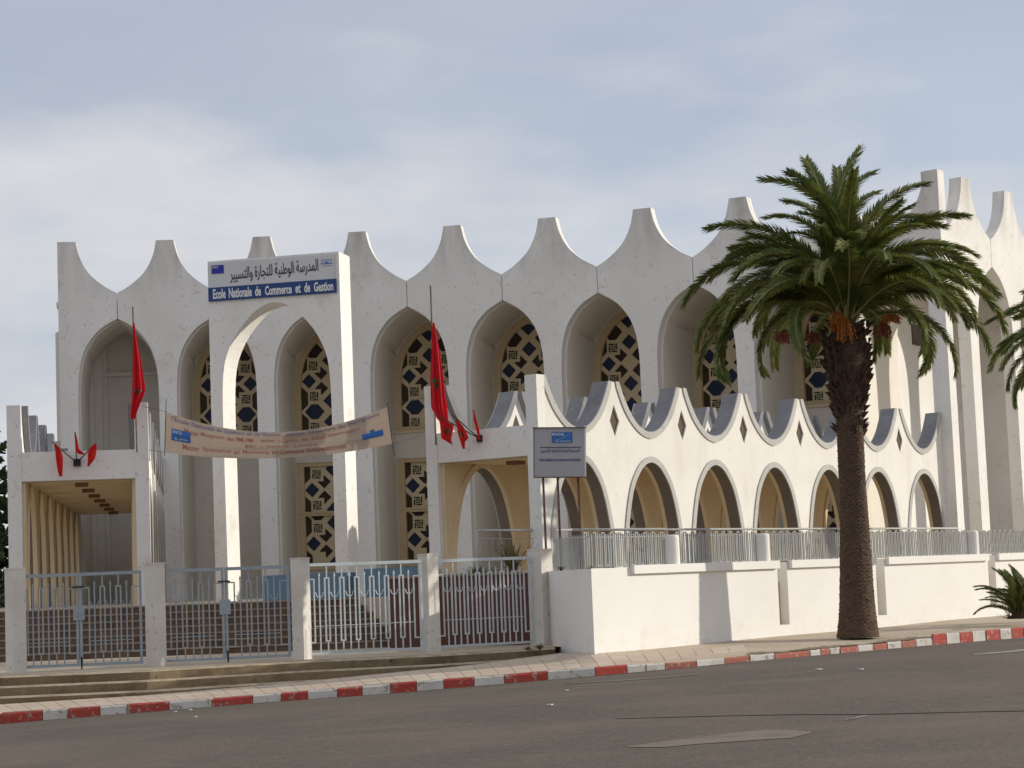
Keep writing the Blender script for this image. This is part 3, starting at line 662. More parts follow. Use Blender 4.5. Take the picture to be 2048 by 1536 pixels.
for j in range(len(bounds)-1):
    a, c = bounds[j], bounds[j+1]; red = (j-i0) % 2 == 0
    n = max(1, round((c-a)/(50 if a > 1250 else 75)))
    tall = .085 if a >= 1865 else 0
    for q in range(n):
        x0 = a+(c-a)*q/n; x1 = a+(c-a)*(q+1)/n; A, B = kpt(x0+.9), kpt(x1-.6)
        jz = rnd.uniform(-.010, .008); jy = rnd.uniform(-.015, .015)
        zb0, zb1 = kzb(x0)-.03, kzb(x1)-.03; bev = .025; wdt = .16
        prof = lambda P, zb: [Vector((P.x, P.y+jy, zb)), Vector((P.x, P.y+jy+.005, P.z+tall+jz-bev)), Vector((P.x, P.y+jy+bev, P.z+tall+jz)), Vector((P.x, P.y+jy+wdt, P.z+tall+jz)), Vector((P.x, P.y+jy+wdt, zb))]
        g = MB(); pa, pb = prof(A, zb0), prof(B, zb1)
        mid = [(u_+v_)/2+Vector((0, rnd.uniform(-.01, .012), rnd.uniform(-.012, .004))) for u_, v_ in zip(pa, pb)]
        g.add(pa+mid+pb, [(5*s_+k, 5*s_+5+k, 5*s_+5+(k+1) % 5, 5*s_+(k+1) % 5) for s_ in (0, 1) for k in range(5)]+[(0, 1, 2, 3, 4), (14, 13, 12, 11, 10)])
        m = (m_redf if 1254 < a < 1865 else m_red) if red else m_kw
        wpart('kerb_stone', g, m, kerb)
# pavement: sheet, and paving slabs where they can be told apart
b = MB(); vs_ = []; nr = 6
for px in xs:
    A, B = kpt(px), bpt(px); A = A+Vector((0, .15, -.012)); 
    B2 = B+(B-A)*.25; B2.z = B.z
    for k in range(nr): vs_.append(A.lerp(B, k/(nr-2)) if k < nr-1 else B2)
b.add(vs_, [(i*nr+j, (i+1)*nr+j, (i+1)*nr+j+1, i*nr+j+1) for i in range(len(xs)-1) for j in range(nr-1)]); pave = wpart('pavement', b, m_walk, None, kind='structure')
def pav(px, t, dz=0): # t 0 kerb .. 1 back
    A, B = kpt(px)+Vector((0, .17, 0)), bpt(px); p = A.lerp(B, t); p.z += dz; return p
x = -40.0; i = 0
while x < 1500:
    wpx = 33.5; cuts = [0, .34, .67, .985] if x < 1240 else ([.12, .42, .72] if x < 1400 else [.3, .6])
    for j in range(len(cuts)-1):
        sh = -26*cuts[j]*.0; g = .7
        def q(px_, t_): return pav(px_-t_*0, t_, .004)
        sk = 22
        P = [pav(x+g-sk*cuts[j], cuts[j]+.006, .006+rnd.uniform(-.002, .004)), pav(x+wpx-g-sk*cuts[j], cuts[j]+.006, .006), pav(x+wpx-g-sk*cuts[j+1], cuts[j+1]-.006, .006), pav(x+g-sk*cuts[j+1], cuts[j+1]-.006, .006)]
        gm = MB(); gm.add([p-Vector((0, 0, .03)) for p in P]+P, [(4, 5, 6, 7), (0, 1, 5, 4), (1, 2, 6, 5), (2, 3, 7, 6), (3, 0, 4, 7)])
        wpart('paving_slab', gm, m_tile[rnd.choice((0, 0, 1, 1, 2))], pave)
    x += wpx; i += 1
# earth strip by the kerb on the right, broken edge
b = MB(); vs_ = []
for px in range(1500, 1880, 6):
    t0 = .005; t1 = .03+.10*abs(sin(px*.02))*rnd.uniform(.6, 1.3)
    vs_ += [pav(px, t0, .008), pav(px, t1, .010)]
b.add(vs_, [(2*i, 2*i+2, 2*i+3, 2*i+1) for i in range(len(vs_)//2-1)]); wpart('bare_earth', b, m_earth, None, kind='structure')
# platform behind the gates + three street steps
ED = [(-700, 42.0), (0, 42.3), (300, 42.6), (605, 44.3), (880, 45.0), (1110, 46.6)]
EY = [(-700, 1390), (0, 1351), (300, 1338), (605, 1320.5), (880, 1306), (1110, 1292)]
def ept(px): 
    p = at(px, ip(EY, px), ip(ED, px)); p.z = -1.53; return p
exs = list(range(-600, 1111, 30))
for k in range(3):
    b = MB(); vs_ = []
    for px in exs:
        p = ept(px); z1 = -1.53-.19*k; j_ = rnd.uniform(-.012, .012)
        vs_ += [(p.x, p.y-.36*k+j_, z1-.9), (p.x, p.y-.36*k+j_, z1-.03), (p.x, p.y-.36*k+j_+.06, z1), (p.x, p.y-.36*k+.8, z1)]
    b.add(vs_, [(4*i+j, 4*i+4+j, 4*i+5+j, 4*i+1+j) for i in range(len(exs)-1) for j in range(3)]+[(0, 1, 2, 3), tuple(len(exs)*4-4+i for i in (3, 2, 1, 0))])
    b.mi = [1 if (q < (len(exs)-1)*3 and q % 3 > 0) else 0 for q in range(len(b.f))]
    if k == 0: street = wpart('street_steps', b, [m_street, m_nosep], None, kind='structure')
    else: wpart('step', b, [m_street, m_nosep], street)
b = MB(); pl = [ept(-600), ept(0), ept(300), ept(605), ept(880), ept(1110)]
pl = [p+Vector((0, .7, .004)) for p in pl]+[Vector((1.7, 47.5, -1.526)), Vector((1.7, 53.5, -1.526)), Vector((-28, 53.5, -1.526))]
b.add(pl, [tuple(range(len(pl)))]); wpart('entrance_platform', b, m_plat, None, kind='structure')
# terrace (upper floor level)
b = MB(); tp = [(-30, 54.45), (-4.4, 54.45), (-3.0, 52.0), (.9, 50.2), (2.35, 44.9), (11.9, 56.1), (24.5, 70.9), (40, 90), (40, 120), (-45, 120)]
b.add([(x, y, ZF) for x, y in tp]+[(x, y, -2.2) for x, y in tp], [tuple(range(len(tp)))]+[(i, len(tp)+i, len(tp)+(i+1) % len(tp), (i+1) % len(tp)) for i in range(len(tp))])
wpart('terrace', b, m_plat, None, kind='structure')
stairs = thing('staircase', 'wide brown staircase of seven steps rising from the gate platform to the school terrace', 'stairs', (-8, 52.4, -1.53))
xl, xr_ = -19.0, at(782, 1240, 52).x
for k in range(7):
    z0 = -1.53+.18*k; y0 = 52.0+.35*k
    b = MB(); b.box((xl, y0, z0-.02), (xr_, 54.6, z0+.145)); s_ = wpart('step', b, m_steps, stairs)
    b = MB(); b.box((xl, y0-.025, z0+.146), (xr_, y0+.36, z0+.18)); wpart('tread', b, m_nose, s_)

# ------------------------------------------------------------------ planters behind the fence
pr = thing('planter', 'long dark red planter wall behind the two right fence panels', 'planter', (-1.2, 50.4, -1.53))
A = at(780, 1240, 51.2); B = at(1072, 1230, 49.6); d = Vector((B.x-A.x, B.y-A.y, 0)); ln = d.length; d.normalize(); MPL = frame((A.x, A.y, 0), (d.x, d.y), (-d.y, d.x))
b = MB(); b.box((0, 0, -1.53), (ln, .25, .17), MPL); b.box((0, .25, -1.53), (.25, 2.4, .17), MPL); wpart('red_wall', b, m_redw, pr)
b = MB(); b.box((-.04, -.05, .171), (ln, .32, .23), MPL); b.box((-.04, .321, .171), (.3, 2.4, .23), MPL); wpart('coping', b, m_nose, pr)
b = MB(); b.box((.26, .26, -.5), (ln, 2.3, .05), MPL); wpart('soil', b, m_earth, pr)
def blade_plant(name, label, base, hgt, n, seed, spread=.6, w_=.05, m=m_leaf, cat='plant', group=None):
    rg = random.Random(seed); b = MB()
    for k in range(n):
        a = rg.uniform(0, 2*pi); le = hgt*rg.uniform(.6, 1.1); sp = spread*rg.uniform(.2, 1); pts = []
        for s in range(5):
            t = s/4; pts.append(Vector((cos(a)*sp*t**1.4, sin(a)*sp*t**1.4, le*(t-.28*t*t*sp/spread))))
        sd = Vector((-sin(a), cos(a), 0)); vs_ = []
        for s, p in enumerate(pts):
            ww = w_*(1-(s/4)**2)*.5+.002; vs_ += [p-sd*ww, p+sd*ww]
        b.add(vs_, [(2*i, 2*i+1, 2*i+3, 2*i+2) for i in range(4)])
    o = mk(name, b.mesh(name, m), Matrix.Translation(base)); o['label'] = label; o['category'] = cat
    if group: o['group'] = group
    return o
q = MPL@Vector((ln*.16, 1.0, .05)); blade_plant('planter_shrub', 'low leafy shrub in the red planter just right of the fourth fence post', q, .55, 90, 1, .5)
q = MPL@Vector((ln*.50, 1.0, .05)); blade_plant('planter_shrub', 'low green shrub in the middle of the red planter', q, .42, 90, 2, .8)
q = MPL@Vector((ln*.75, .9, .05)); blade_plant('spiky_yucca', 'spiky yucca with long pale leaves at the right end of the red planter', q, 1.15, 46, 4, .8, .06, m_grass)
for (xa, xb, D_, zt_, lb) in ((527, 694, 54.9, .40, 'pale blue low planter between the second post and the right leg of the portal'), (728, 868, 54.4, .47, 'pale blue low planter right of the portal, behind the third fence panel')):
    A = at(xa, 1160, D_); B = at(xb, 1160, D_-.4); d = Vector((B.x-A.x, B.y-A.y, 0)); l2 = d.length; d.normalize(); Mb = frame((A.x, A.y, 0), (d.x, d.y), (-d.y, d.x))
    t_ = thing('planter', lb, 'planter', (A.x, A.y, ZF)); b = MB(); b.box((0, 0, ZF), (l2, .2, zt_), Mb); b.box((0, .9, ZF), (l2, 1.1, zt_), Mb); b.box((0, .2, ZF), (.2, .9, zt_), Mb); b.box((l2-.2, .2, ZF), (l2, .9, zt_), Mb); wpart('blue_wall', b, m_bluew, t_)
    b = MB(); b.box((.2, .2, ZF), (l2-.2, .9, zt_-.12), Mb); wpart('soil', b, m_earth, t_)

# ------------------------------------------------------------------ fence: posts, gates, panels
PZ = -1.53
posts = [(26, 1349, 44.22, .32, 45, 'white square fence post at the left edge of the picture'), (307, 1336, 44.5, .31, 38, 'white square post between the two blue-grey double gates'), (600, 1318, 45.3, .30, 30, 'white square post between the right-hand gate and the first fence panel'), (857.5, 1303.8, 47.03, .33, 45, 'white square post with brown stains between the two fence panels'), (1083, 1290, 48.4, .42, 40, 'broad white end post where the fence meets the boundary wall')]
for px, py, D_, s_, an, lb in posts:
    c = at(px, 1200, D_); p = thing('fence_post', lb, 'post', (c.x, c.y+s_*.6, PZ), 'square posts of the entrance fence')
    b = MB(); Mx = Matrix.Translation((c.x, c.y+s_*.65, 0))@Rz(math.radians(-an)); h = s_/2
    zt_ = .665 if px != 1083 else .70
    b.box((-h, -h, PZ-.3), (h, h, zt_), Mx); wpart('shaft', b, m_post, p)
    b = MB(); b.box((-h-.012, -h-.012, zt_+.001), (h+.012, h+.012, zt_+.03), Mx); wpart('cap', b, m_post, p)
# repeating pieces, shared
Z0, Z1 = -1.455, .53
def loop_mesh(w_, m, nm):
    g = MB(); t = .032; h0, h1 = .26, 1.68
    g.box((-w_/2, -.015, h0), (-w_/2+t, .015, h1)); g.box((w_/2-t, -.015, h0), (w_/2, .015, h1)); g.box((-w_/2+t, -.015, h0), (w_/2-t, .015, h0+t)); g.box((-w_/2+t, -.015, h1-t), (w_/2-t, .015, h1))
    g.box((-.014, -.012, 0), (.014, .012, h0)); g.box((-.014, -.012, h1), (.014, .012, 1.98)); return g.mesh(nm, m)
def spear_mesh(m):
    g = MB(); g.box((-.014, -.012, .0), (.014, .012, 1.70)); g.add([(-.028, 0, 1.70), (.028, 0, 1.70), (0, 0, 1.79), (0, -.02, 1.71), (0, .02, 1.71)], [(0, 3, 2), (3, 1, 2), (1, 4, 2), (4, 0, 2), (0, 4, 1, 3)]); return g.mesh('spear_bar', m)
def arc_mesh(m):
    g = MB(); pts = [(-.12, 0, 1.37), (-.085, 0, 1.37)]+[(.075*cos(pi+a*pi/6)*1.05, 0, 1.35+.09*sin(pi+a*pi/6)) for a in range(7)]+[(.085, 0, 1.37), (.12, 0, 1.37)]; g.tube(pts, .011, 4); return g.mesh('curved_brace', m)
SH = {}
for nm, m in (('f', m_fence), ('g', m_gate)):
    SH[nm] = (loop_mesh(.125, m, 'loop_bar'), spear_mesh(m), arc_mesh(m))
def span(a_px, b_px, Da, Db, ztop=0):
    A = at(a_px, 1230, Da); B = at(b_px, 1230, Db); d = Vector((B.x-A.x, B.y-A.y, 0)); l_ = d.length; d.normalize(); return A, l_, frame((A.x, A.y, Z0), (d.x, d.y), (-d.y, d.x))
def edge_loop(g, x, s, h0=.26, h1=1.68, w_=.17, t=.03):
    "half loop hooked on the stile at x, opening towards s"
    g.box(*sorted_box((x+s*(w_-t), -.014, h0), (x+s*w_, .014, h1))); g.box(*sorted_box((x, -.014, h0), (x+s*(w_-t), .014, h0+t))); g.box(*sorted_box((x, -.014, h1-t), (x+s*(w_-t), .014, h1)))
def sorted_box(a, b): return tuple(min(p, q) for p, q in zip(a, b)), tuple(max(p, q) for p, q in zip(a, b))
def panel(root, M, l_, n, m, key, H=2.02, midh=.62, e=True):
    "iron panel in frame M, n loops"
    g = MB(); g.box((0, -.022, 0), (l_, .022, .055)); wpart_l('bottom_rail', g, m, root, M)
    g = MB(); g.box((0, -.025, H-.07), (l_, .025, H)); wpart_l('top_rail', g, m, root, M)
    for a in (0, l_-.055):
        g = MB(); g.box((a, -.02, .056), (a+.055, .02, H-.071)); wpart_l('stile', g, m, root, M)
    g = MB(); g.box((.2, -.006, midh), (l_-.2, .006, midh+.016)); wpart_l('thin_rail', g, m, root, M)
    if e:
        g = MB(); edge_loop(g, .05, 1); wpart_l('edge_loop', g, m, root, M); g = MB(); edge_loop(g, l_-.05, -1); wpart_l('edge_loop', g, m, root, M)
    sp = (l_-.30)/(n+1)
    for k in range(n): mk('loop_bar', SH[key][0], M@T(.15+sp*(k+1), 0, .02), root)
    for k in range(n+1):
        mk('spear_bar', SH[key][1], M@T(.15+sp*(k+.5), 0, .03), root); mk('curved_brace', SH[key][2], M@T(.15+sp*(k+.5), 0, 0), root)
def wpart_l(name, g, m, parent, M): return mk(name, g.mesh(name, m), M, parent)
for (a, c, Da, Db, n, lb) in ((612, 846, 45.75, 47.0, 6, 'pale iron fence panel between the third and fourth square posts'), (872, 1066, 47.3, 48.5, 6, 'pale iron fence panel against the broad end post at the corner')):
    A, l_, M = span(a, c, Da, Db); r = thing('iron_fence', lb, 'fence', (A.x, A.y, Z0), 'iron fence panels'); panel(r, M, l_, n, m_fence, 'f')
for (a, mdl, c, Da, Db, lb) in ((36, 158, 284, 44.5, 44.75, 'blue-grey iron double gate at the far left, closed'), (322, 449, 580, 44.8, 45.5, 'blue-grey iron double gate right of the second post, closed and chained')):
    A, l_, M = span(a, c, Da, Db); r = thing('double_gate', lb, 'gate', (A.x, A.y, Z0), 'double gates of the entrance')
    f1 = (mdl-a)/(c-a)
    for k, (x0, l1) in enumerate(((0, l_*f1-.01), (l_*f1+.01, l_*(1-f1)-.01))):
        lf = mk('gate_leaf', None, M@T(x0, 0, 0), r); panel(lf, M@T(x0, 0, 0), l1, 2, m_gate, 'g', 2.0, .52)
    g = MB(); g.box((l_*f1-.12, -.05, .98), (l_*f1+.12, -.024, 1.30)); wpart_l('lock_plate', g, m_gate, r, M)
    g = MB(); g.box((l_*f1-.14, -.06, 1.68), (l_*f1+.12, -.03, 1.71)); g.tube([(l_*f1+.04, -.05, -.06), (l_*f1+.04, -.05, .2)], .018); wpart_l('bolt', g, m_black, r, M)

# ------------------------------------------------------------------ boundary wall with round posts, cap and iron railing
WA = at(1187, 1250, 43.55); WB = at(1906, 1200, 55.3); dw = Vector((WB.x-WA.x, WB.y-WA.y, 0)); dw.normalize(); MW = frame((WA.x, WA.y, 0), (dw.x, dw.y), (-dw.y, dw.x))
def sw(px):   # distance along the wall at which a pixel column meets it
    lo, hi = -1, 60
    for _ in range(30):
        md = (lo+hi)/2; p = WA+dw*md; X = p.x/p.y*F*1.0
        pxm = 1024+X*cos(ROLL)-(-.25/p.y*F-PITCH*F)*sin(ROLL)
        if pxm < px: lo = md
        else: hi = md
    return lo
wall = thing('boundary_wall', 'fresh white boundary wall along the pavement behind the palm tree', 'wall', (WA.x, WA.y, -1.7))
slots = [sw(1553), sw(1749), sw(1972), sw(2165), sw(2350)]
ZW = .20; zb_ = [-2.0]*99
def wseg(a, c, z0, z1, y0=0, y1=.30, m=m_fresh, nm='wall_panel'):
    b = MB(); b.box((a, y0, z0), (c, y1, z1), MW); return wpart(nm, b, m, wall)
def prism(pts, z0, z1, nm, m):
    b = MB(); n = len(pts); b.add([(x, y, z0) for x, y in pts]+[(x, y, z1) for x, y in pts], [tuple(reversed(range(n))), tuple(range(n, 2*n))]+[(i, (i+1) % n, n+(i+1) % n, n+i) for i in range(n)]); return wpart(nm, b, m, wall)
EP = at(1098, 1200, 48.6); dr = Vector((EP.x-WA.x, EP.y-WA.y, 0)); lr = dr.length; dr.normalize(); MRt = frame((WA.x, WA.y, 0), (dr.x, dr.y), (dr.y, -dr.x))
dl_ = Vector((dr.dot(dw), dr.dot(Vector((-dw.y, dw.x, 0))))); kx = dl_.x/dl_.y*.30
pA = MW@Vector((0, 0, 0)); pB = MW@Vector((slots[0], 0, 0)); pC = MW@Vector((slots[0], .3, 0)); pD = MW@Vector((kx, .3, 0))
prism([(p.x, p.y) for p in (pA, pB, pC, pD)], -2.1, ZW, 'wall_panel', m_fresh)
for k in range(len(slots)):
    s0 = slots[k]; s1 = s0+.42; e = slots[k+1] if k+1 < len(slots) else 40
    gz = -1.36+.012*s0
    wseg(s0, s1, -2.1, gz, 0, .30, nm='slot_base'); wseg(s0, s1, gz, ZW, .296, .36, nm='slot_back'); wseg(s1, e, -2.1, ZW)
wseg(sw(1262), slots[0]-.02, .055, .24, -.10, .0, nm='wall_cap')
for k in range(len(slots)-1): wseg(slots[k]+.50, slots[k+1]-.08, .055, .24, -.10, .0, nm='wall_cap')
# short return wall from the corner back to the end post
sd_ = .3/dl_.y; qa = WA+dr*(sd_+.002); qb = WA+dr*lr; off_ = Vector((dr.y, -dr.x, 0))*.28; qc = qb+off_; qd = qa+off_
prism([(p.x, p.y) for p in (qa, qd, qc, qb)], -2.1, ZW-.003, 'return_wall', m_fresh)
for px in (1358, 1538, 1736, 1955, 2150):
    s_ = sw(px); c = MW@Vector((s_, .17, 0)); b = MB(); r_ = .17
    b.tube([c+Vector((0, 0, ZW-.05)), c+Vector((0, 0, .83)), c+Vector((0, 0, .875)), c+Vector((0, 0, .89))], [r_, r_, r_*.93, r_*.6], 20)
    o = wpart('round_pillar', b, m_fresh, wall, smooth=False)
# railing
rail = thing('wall_railing', 'grey iron railing of upright loops standing on the white boundary wall', 'railing', (WA.x, WA.y, ZW))
b = MB(); ends = sw(2048)+8
def topz(s_): return clampi([(0, 1.02), (6, 1.0), (12, .975), (22, .93), (40, .85)], s_)
b.tube([MW@Vector((s_, .2, topz(s_))) for s_ in (-.3, 6, 12, sw(1930))], .026, 8); wpart('top_rail', b, m_rail, rail, smooth=True)
b = MB(); s_ = .05; k = 0
while s_ < ends:
    near = any(abs(s_-sw(px)) < .2 for px in (1358, 1538, 1736, 1955, 2150))
    if not near:
        w1 = .085; zt_ = topz(s_)-.07-.02*(k % 2); zb0 = ZW+.02; rgx = rnd.uniform(-.012, .012)
        for xx in (s_, s_+w1): b.box((xx-.009+rgx, .185, zb0), (xx+.009+rgx, .215, zt_), MW)
        if k % 2 == 0: b.box((s_-.009+rgx, .187, zt_), (s_+w1+.009+rgx, .213, zt_+.018), MW)
        else: b.box((s_-.009+rgx, .187, zb0+.03), (s_+w1+.009+rgx, .213, zb0+.048), MW)
        if k % 5 == 0: b.box((s_+.135, .19, zb0), (s_+.15, .21, zt_+.04), MW)
    s_ += .150; k += 1
b.box((.0, .195, .86), (sw(1930), .205, .872), MW)
wpart('balusters', b, m_rail, rail, kind='stuff')
rail2 = thing('wall_railing', 'rusty upright bars standing on the short return wall left of the small sign', 'railing', (EP.x, EP.y, ZW))
b = MB(); k = 0; x = .15
while x < lr-.1:
    b.box((x-.009, .12, ZW), (x+.009, .14, .93+.03*(k % 2)), MRt)
    if k % 3 == 0: b.box((x, .122, .90), (x+.16, .138, .915), MRt)
    x += .17+rnd.uniform(-.03, .03); k += 1
wpart('balusters', b, m_rail, rail2, kind='stuff')
# handrail farther back
A = at(953, 1061, 51.0); B = at(1330, 1058, 56.0); hr = thing('handrail', 'thin grey handrail behind the end post, in front of the right walkway', 'railing', (A.x, A.y, ZF)); b = MB()
b.tube([(A.x, A.y, -.2), (A.x, A.y, A.z), A, B], .03, 8); wpart('top_rail', b, m_rail, hr, smooth=True)
b = MB(); dl = B-A
b.tube([A+Vector((0, 0, -.21)), B+Vector((0, 0, -.21))], .010, 5)
for k in range(26):
    p = A+dl*((k+.6)/26*.75); b.tube([(p.x, p.y, -.1), (p.x, p.y, p.z-.21)], .009, 4)
wpart('balusters', b, m_rail, hr, kind='stuff')

# small sign on three pipes
SP = at(1119, 905, 49.7); sgn = thing('small_sign', 'grey square sign with a blue emblem on three rusty pipes at the wall corner', 'sign', (SP.x, SP.y, ZW))
tilt = Matrix.Rotation(.035, 4, 'Y'); SZ = SP.z
MS = Matrix.Translation((SP.x, SP.y, SZ))@Rz(math.radians(-2))@tilt@Matrix.Scale(1.095, 4)
b = MB(); b.box((-.555, 0, -.535), (.555, .10, .54), MS); wpart('board', b, m_board, sgn)
b = MB(); b.box((-.59, -.03, .541), (.60, .13, .56), MS); b.box((-.575, -.012, -.555), (.565, .11, -.536), MS); b.box((-.575, -.010, -.535), (-.556, .1, .54), MS); wpart('rusty_edge', b, m_rust, sgn)
b = MB(); b.box((.556, -.008, -.535), (.585, .1, .54), MS); wpart('side_trim', b, m_letw, sgn)
b = MB(); b.box((-.17, -.010, .215), (.285, -.002, .45), MS); wpart('logo_plate', b, m_logo2, sgn)
b = MB(); b.box((-.43, -.006, .105), (.47, -.002, .122), MS); wpart('underline', b, m_letd, sgn)
mk('lettering', text_mesh('ENCG', 'lettering', m_letw, bold=.02, fit=(.25, .055)), MS@T(-.155, -.014, .375), sgn)
mk('lettering', text_mesh('EL JADIDA', 'lettering', m_letw, bold=.01, fit=(.33, .03)), MS@T(-.07, -.014, .232), sgn)
mk('lettering', text_mesh(ARTXT, 'lettering', m_lline, bold=.0, fit=(.86, .10)), MS@T(-.42, -.006, -.01), sgn)
mk('lettering', text_mesh('Ecole Nationale de Commerce et de Gestion', 'lettering', m_lline, bold=.015, fit=(.90, .065)), MS@T(-.44, -.006, -.19), sgn)
b = MB(); b.tube([MS@Vector((-.12+.36*t, -.012, .27+.14*t**1.6)) for t in [i/8 for i in range(9)]], .003, 4); wpart('swoosh', b, m_letw, sgn)
for px in (1088, 1117, 1158):
    c = at(px, 1000, 49.75); b = MB(); b.tube([(c.x, c.y+.05, ZF-.1), (c.x, c.y+.05, SZ-.59)], .028, 8); wpart('pipe', b, m_rust, sgn, smooth=True)

# ------------------------------------------------------------------ banner between the walkways
A0, B0 = at(333, 824, 55.0), at(775, 813, 53.0); A1, B1 = at(329, 905, 55.0), at(787, 887, 53.0)
def ban(u, v, off=0):     # u along, v 0 top .. 1 bottom
    t = A0.lerp(B0, u); bt = A1.lerp(B1, u); sag_t = .60*4*u*(1-u)*(1+.10*(u-.5)); sag_b = .265*4*u*(1-u)
    t = t+Vector((0, 0, -sag_t)); bt = bt+Vector((0, 0, -sag_b)); p = t.lerp(bt, v)
    p.y += .05*sin(u*7+v*9)*sin(pi*u)+.035*sin(v*22+u*3)*sin(pi*u)-off; return p
bann = thing('banner', 'long sagging beige cloth banner with blue and red lettering hung in front of the portal', 'banner', A0.lerp(B0, .5))
b = MB(); nu, nv = 60, 16
b.add([ban(i/nu, j/nv) for i in range(nu+1) for j in range(nv+1)], [(i*(nv+1)+j, i*(nv+1)+j+1, (i+1)*(nv+1)+j+1, (i+1)*(nv+1)+j) for i in range(nu) for j in range(nv)]); wpart('cloth', b, m_banner, bann, smooth=True)
def ban_text(body, u0, u1, v0, v1, m, off=.015):
    tot = len(body); pos = 0
    for wd_ in body.split(' '):
        if wd_:
            a_, c_ = u0+(u1-u0)*pos/tot, u0+(u1-u0)*(pos+len(wd_))/tot
            tall = any(ch.isupper() or ch in "lhtdfk'" for ch in wd_)
            me = text_mesh(wd_, 'lettering', m, bold=.006, fit=(1, 1 if tall else .75), ext=0)
            for v in me.vertices: v.co = ban(a_+(c_-a_)*v.co.x, v1+(v0-v1)*v.co.z, off)-bann_off
            mk('lettering', me, Matrix.Translation(bann_off), bann)
        pos += len(wd_)+1
bann_off = WM[bann.name].translation
ban_text("l'Ecole Nationale de Commerce et de Gestion", .025, .52, .04, .17, m_ink_b)
ban_text("annonce l'Ouverture des Inscriptions", .55, .96, .04, .17, m_ink_b)
ban_text('Master Management des PME-PMI   option : Gestion des Achats import-export', .085, .87, .27, .42, m_ink_r)
ban_text('IPAC : Chambéry  Lorraine', .36, .68, .50, .62, m_ink_r)
ban_text('Master Spécialisé en Marketing et Commerce International', .08, .80, .70, .86, m_ink_r)
def ban_patch(name, us, vs_, m, off):
    b = MB(); nu_, nv_ = 8, 4
    b.add([ban(us[0]+(us[1]-us[0])*i/nu_, vs_[0]+(vs_[1]-vs_[0])*j/nv_, off) for i in range(nu_+1) for j in range(nv_+1)], [(i*(nv_+1)+j, i*(nv_+1)+j+1, (i+1)*(nv_+1)+j+1, (i+1)*(nv_+1)+j) for i in range(nu_) for j in range(nv_)]); wpart(name, b, m, bann)
ban_patch('logo_plate', (.028, .115), (.36, .66), m_logo2, .02); ban_text('ENCG', .034, .075, .39, .47, m_letw, .03); ban_text('EL JADIDA', .045, .105, .57, .63, m_letw, .03)
ban_patch('wave_emblem', (.875, .965), (.55, .72), m_logo2, .02); ban_patch('wave_emblem', (.91, .93), (.48, .55), m_logo2, .02)
for p, q in ((A0, at(284, 812, 55.3)), (A1, at(300, 900, 55.3)), (B0, at(850, 795, 54.3)), (B1, at(845, 871, 54.3))): b = MB(); b.tube([p, q], .007, 4); wpart('rope', b, m_wire, bann)

b = MB(); b.tube([A0+Vector((0, 0, .35)), A1+Vector((0, 0, -.08))], .012, 5); wpart('end_rod', b, m_wire, bann); b = MB(); b.tube([B0+Vector((0, 0, .1)), B1+Vector((0, 0, -.3))], .014, 5); wpart('end_rod', b, m_wire, bann)

# ------------------------------------------------------------------ flags
def star_strips(fn, cu, cv, ru, rv, wd, off):
    b = MB(); P = [(cu+ru*sin(2*pi*k/5), cv-rv*cos(2*pi*k/5)) for k in range(5)]
    for k in range(5):
        a, c = P[k], P[(k+2) % 5]; n_ = 4; L_ = []; R_ = []
        dx, dy = c[0]-a[0], c[1]-a[1]; l_ = math.hypot(dx, dy); nx, ny = -dy/l_*wd, dx/l_*wd
        for s in range(n_+1):
            t = s/n_; L_.append(fn(a[0]+dx*t+nx, a[1]+dy*t+ny, off)); R_.append(fn(a[0]+dx*t-nx, a[1]+dy*t-ny, off))
        b.add(L_+R_, [(i, i+1, n_+2+i, n_+1+i) for i in range(n_)])
    return b
def cloth(fn, nu=14, nv=22):
    b = MB(); b.add([fn(i/nu, j/nv, 0) for i in range(nu+1) for j in range(nv+1)], [(i*(nv+1)+j, i*(nv+1)+j+1, (i+1)*(nv+1)+j+1, (i+1)*(nv+1)+j) for i in range(nu) for j in range(nv)]); return b
def hanging(outline, D_, fold):
    "outline rows: (py, px_left, px_right); folds run down the cloth"
    def fn(u, v, off):
        k = v*(len(outline)-1); i = min(int(k), len(outline)-2); t = k-i
        a, c = outline[i], outline[i+1]; py = a[0]+(c[0]-a[0])*t; x0 = a[1]+(c[1]-a[1])*t; x1 = a[2]+(c[2]-a[2])*t
        p = at(x0+(x1-x0)*u, py+fold*.0, D_); w_ = (x1-x0)/4122*D_
        p.y += .45*min(w_, .5)*sin(u*15+v*1.5)*.55-off; return p
    return fn
def big_flag(lb, D_, pole, rows, star, seed):
    r = thing('flag', lb, 'flag', at(pole[-1][0], pole[-1][1], D_+.15), 'large red flags on poles')
    b = MB(); b.tube([at(x, y, D_+.12) for x, y in pole], .022, 6); wpart('pole', b, m_rust, r)
    fn = hanging(rows, D_, 0); wpart('cloth', cloth(fn), m_flag, r, smooth=True)
    wpart('star', star_strips(fn, star[0], star[1], .34, .060, .009, .05), m_star, r)
big_flag('large red flag hanging limp from the pole by the left walkway post', 55.1, [(265.5, 613), (268, 700), (274, 905)], [(645, 266, 269), (680, 265.5, 274), (720, 265, 282), (760, 264, 288), (780, 263, 291.5), (795, 262, 286), (812, 261, 279), (838, 260, 270)], (.5, .60), 1)
big_flag('large red flag with a green star hanging from the pole by the right walkway post', 53.7, [(861, 571), (864, 660), (872, 890)], [(645, 865, 869), (700, 862.5, 879), (750, 860.5, 886), (790, 861, 891), (815, 862, 895), (838, 874, 897), (850, 890, 896)], (.40, .40), 2)
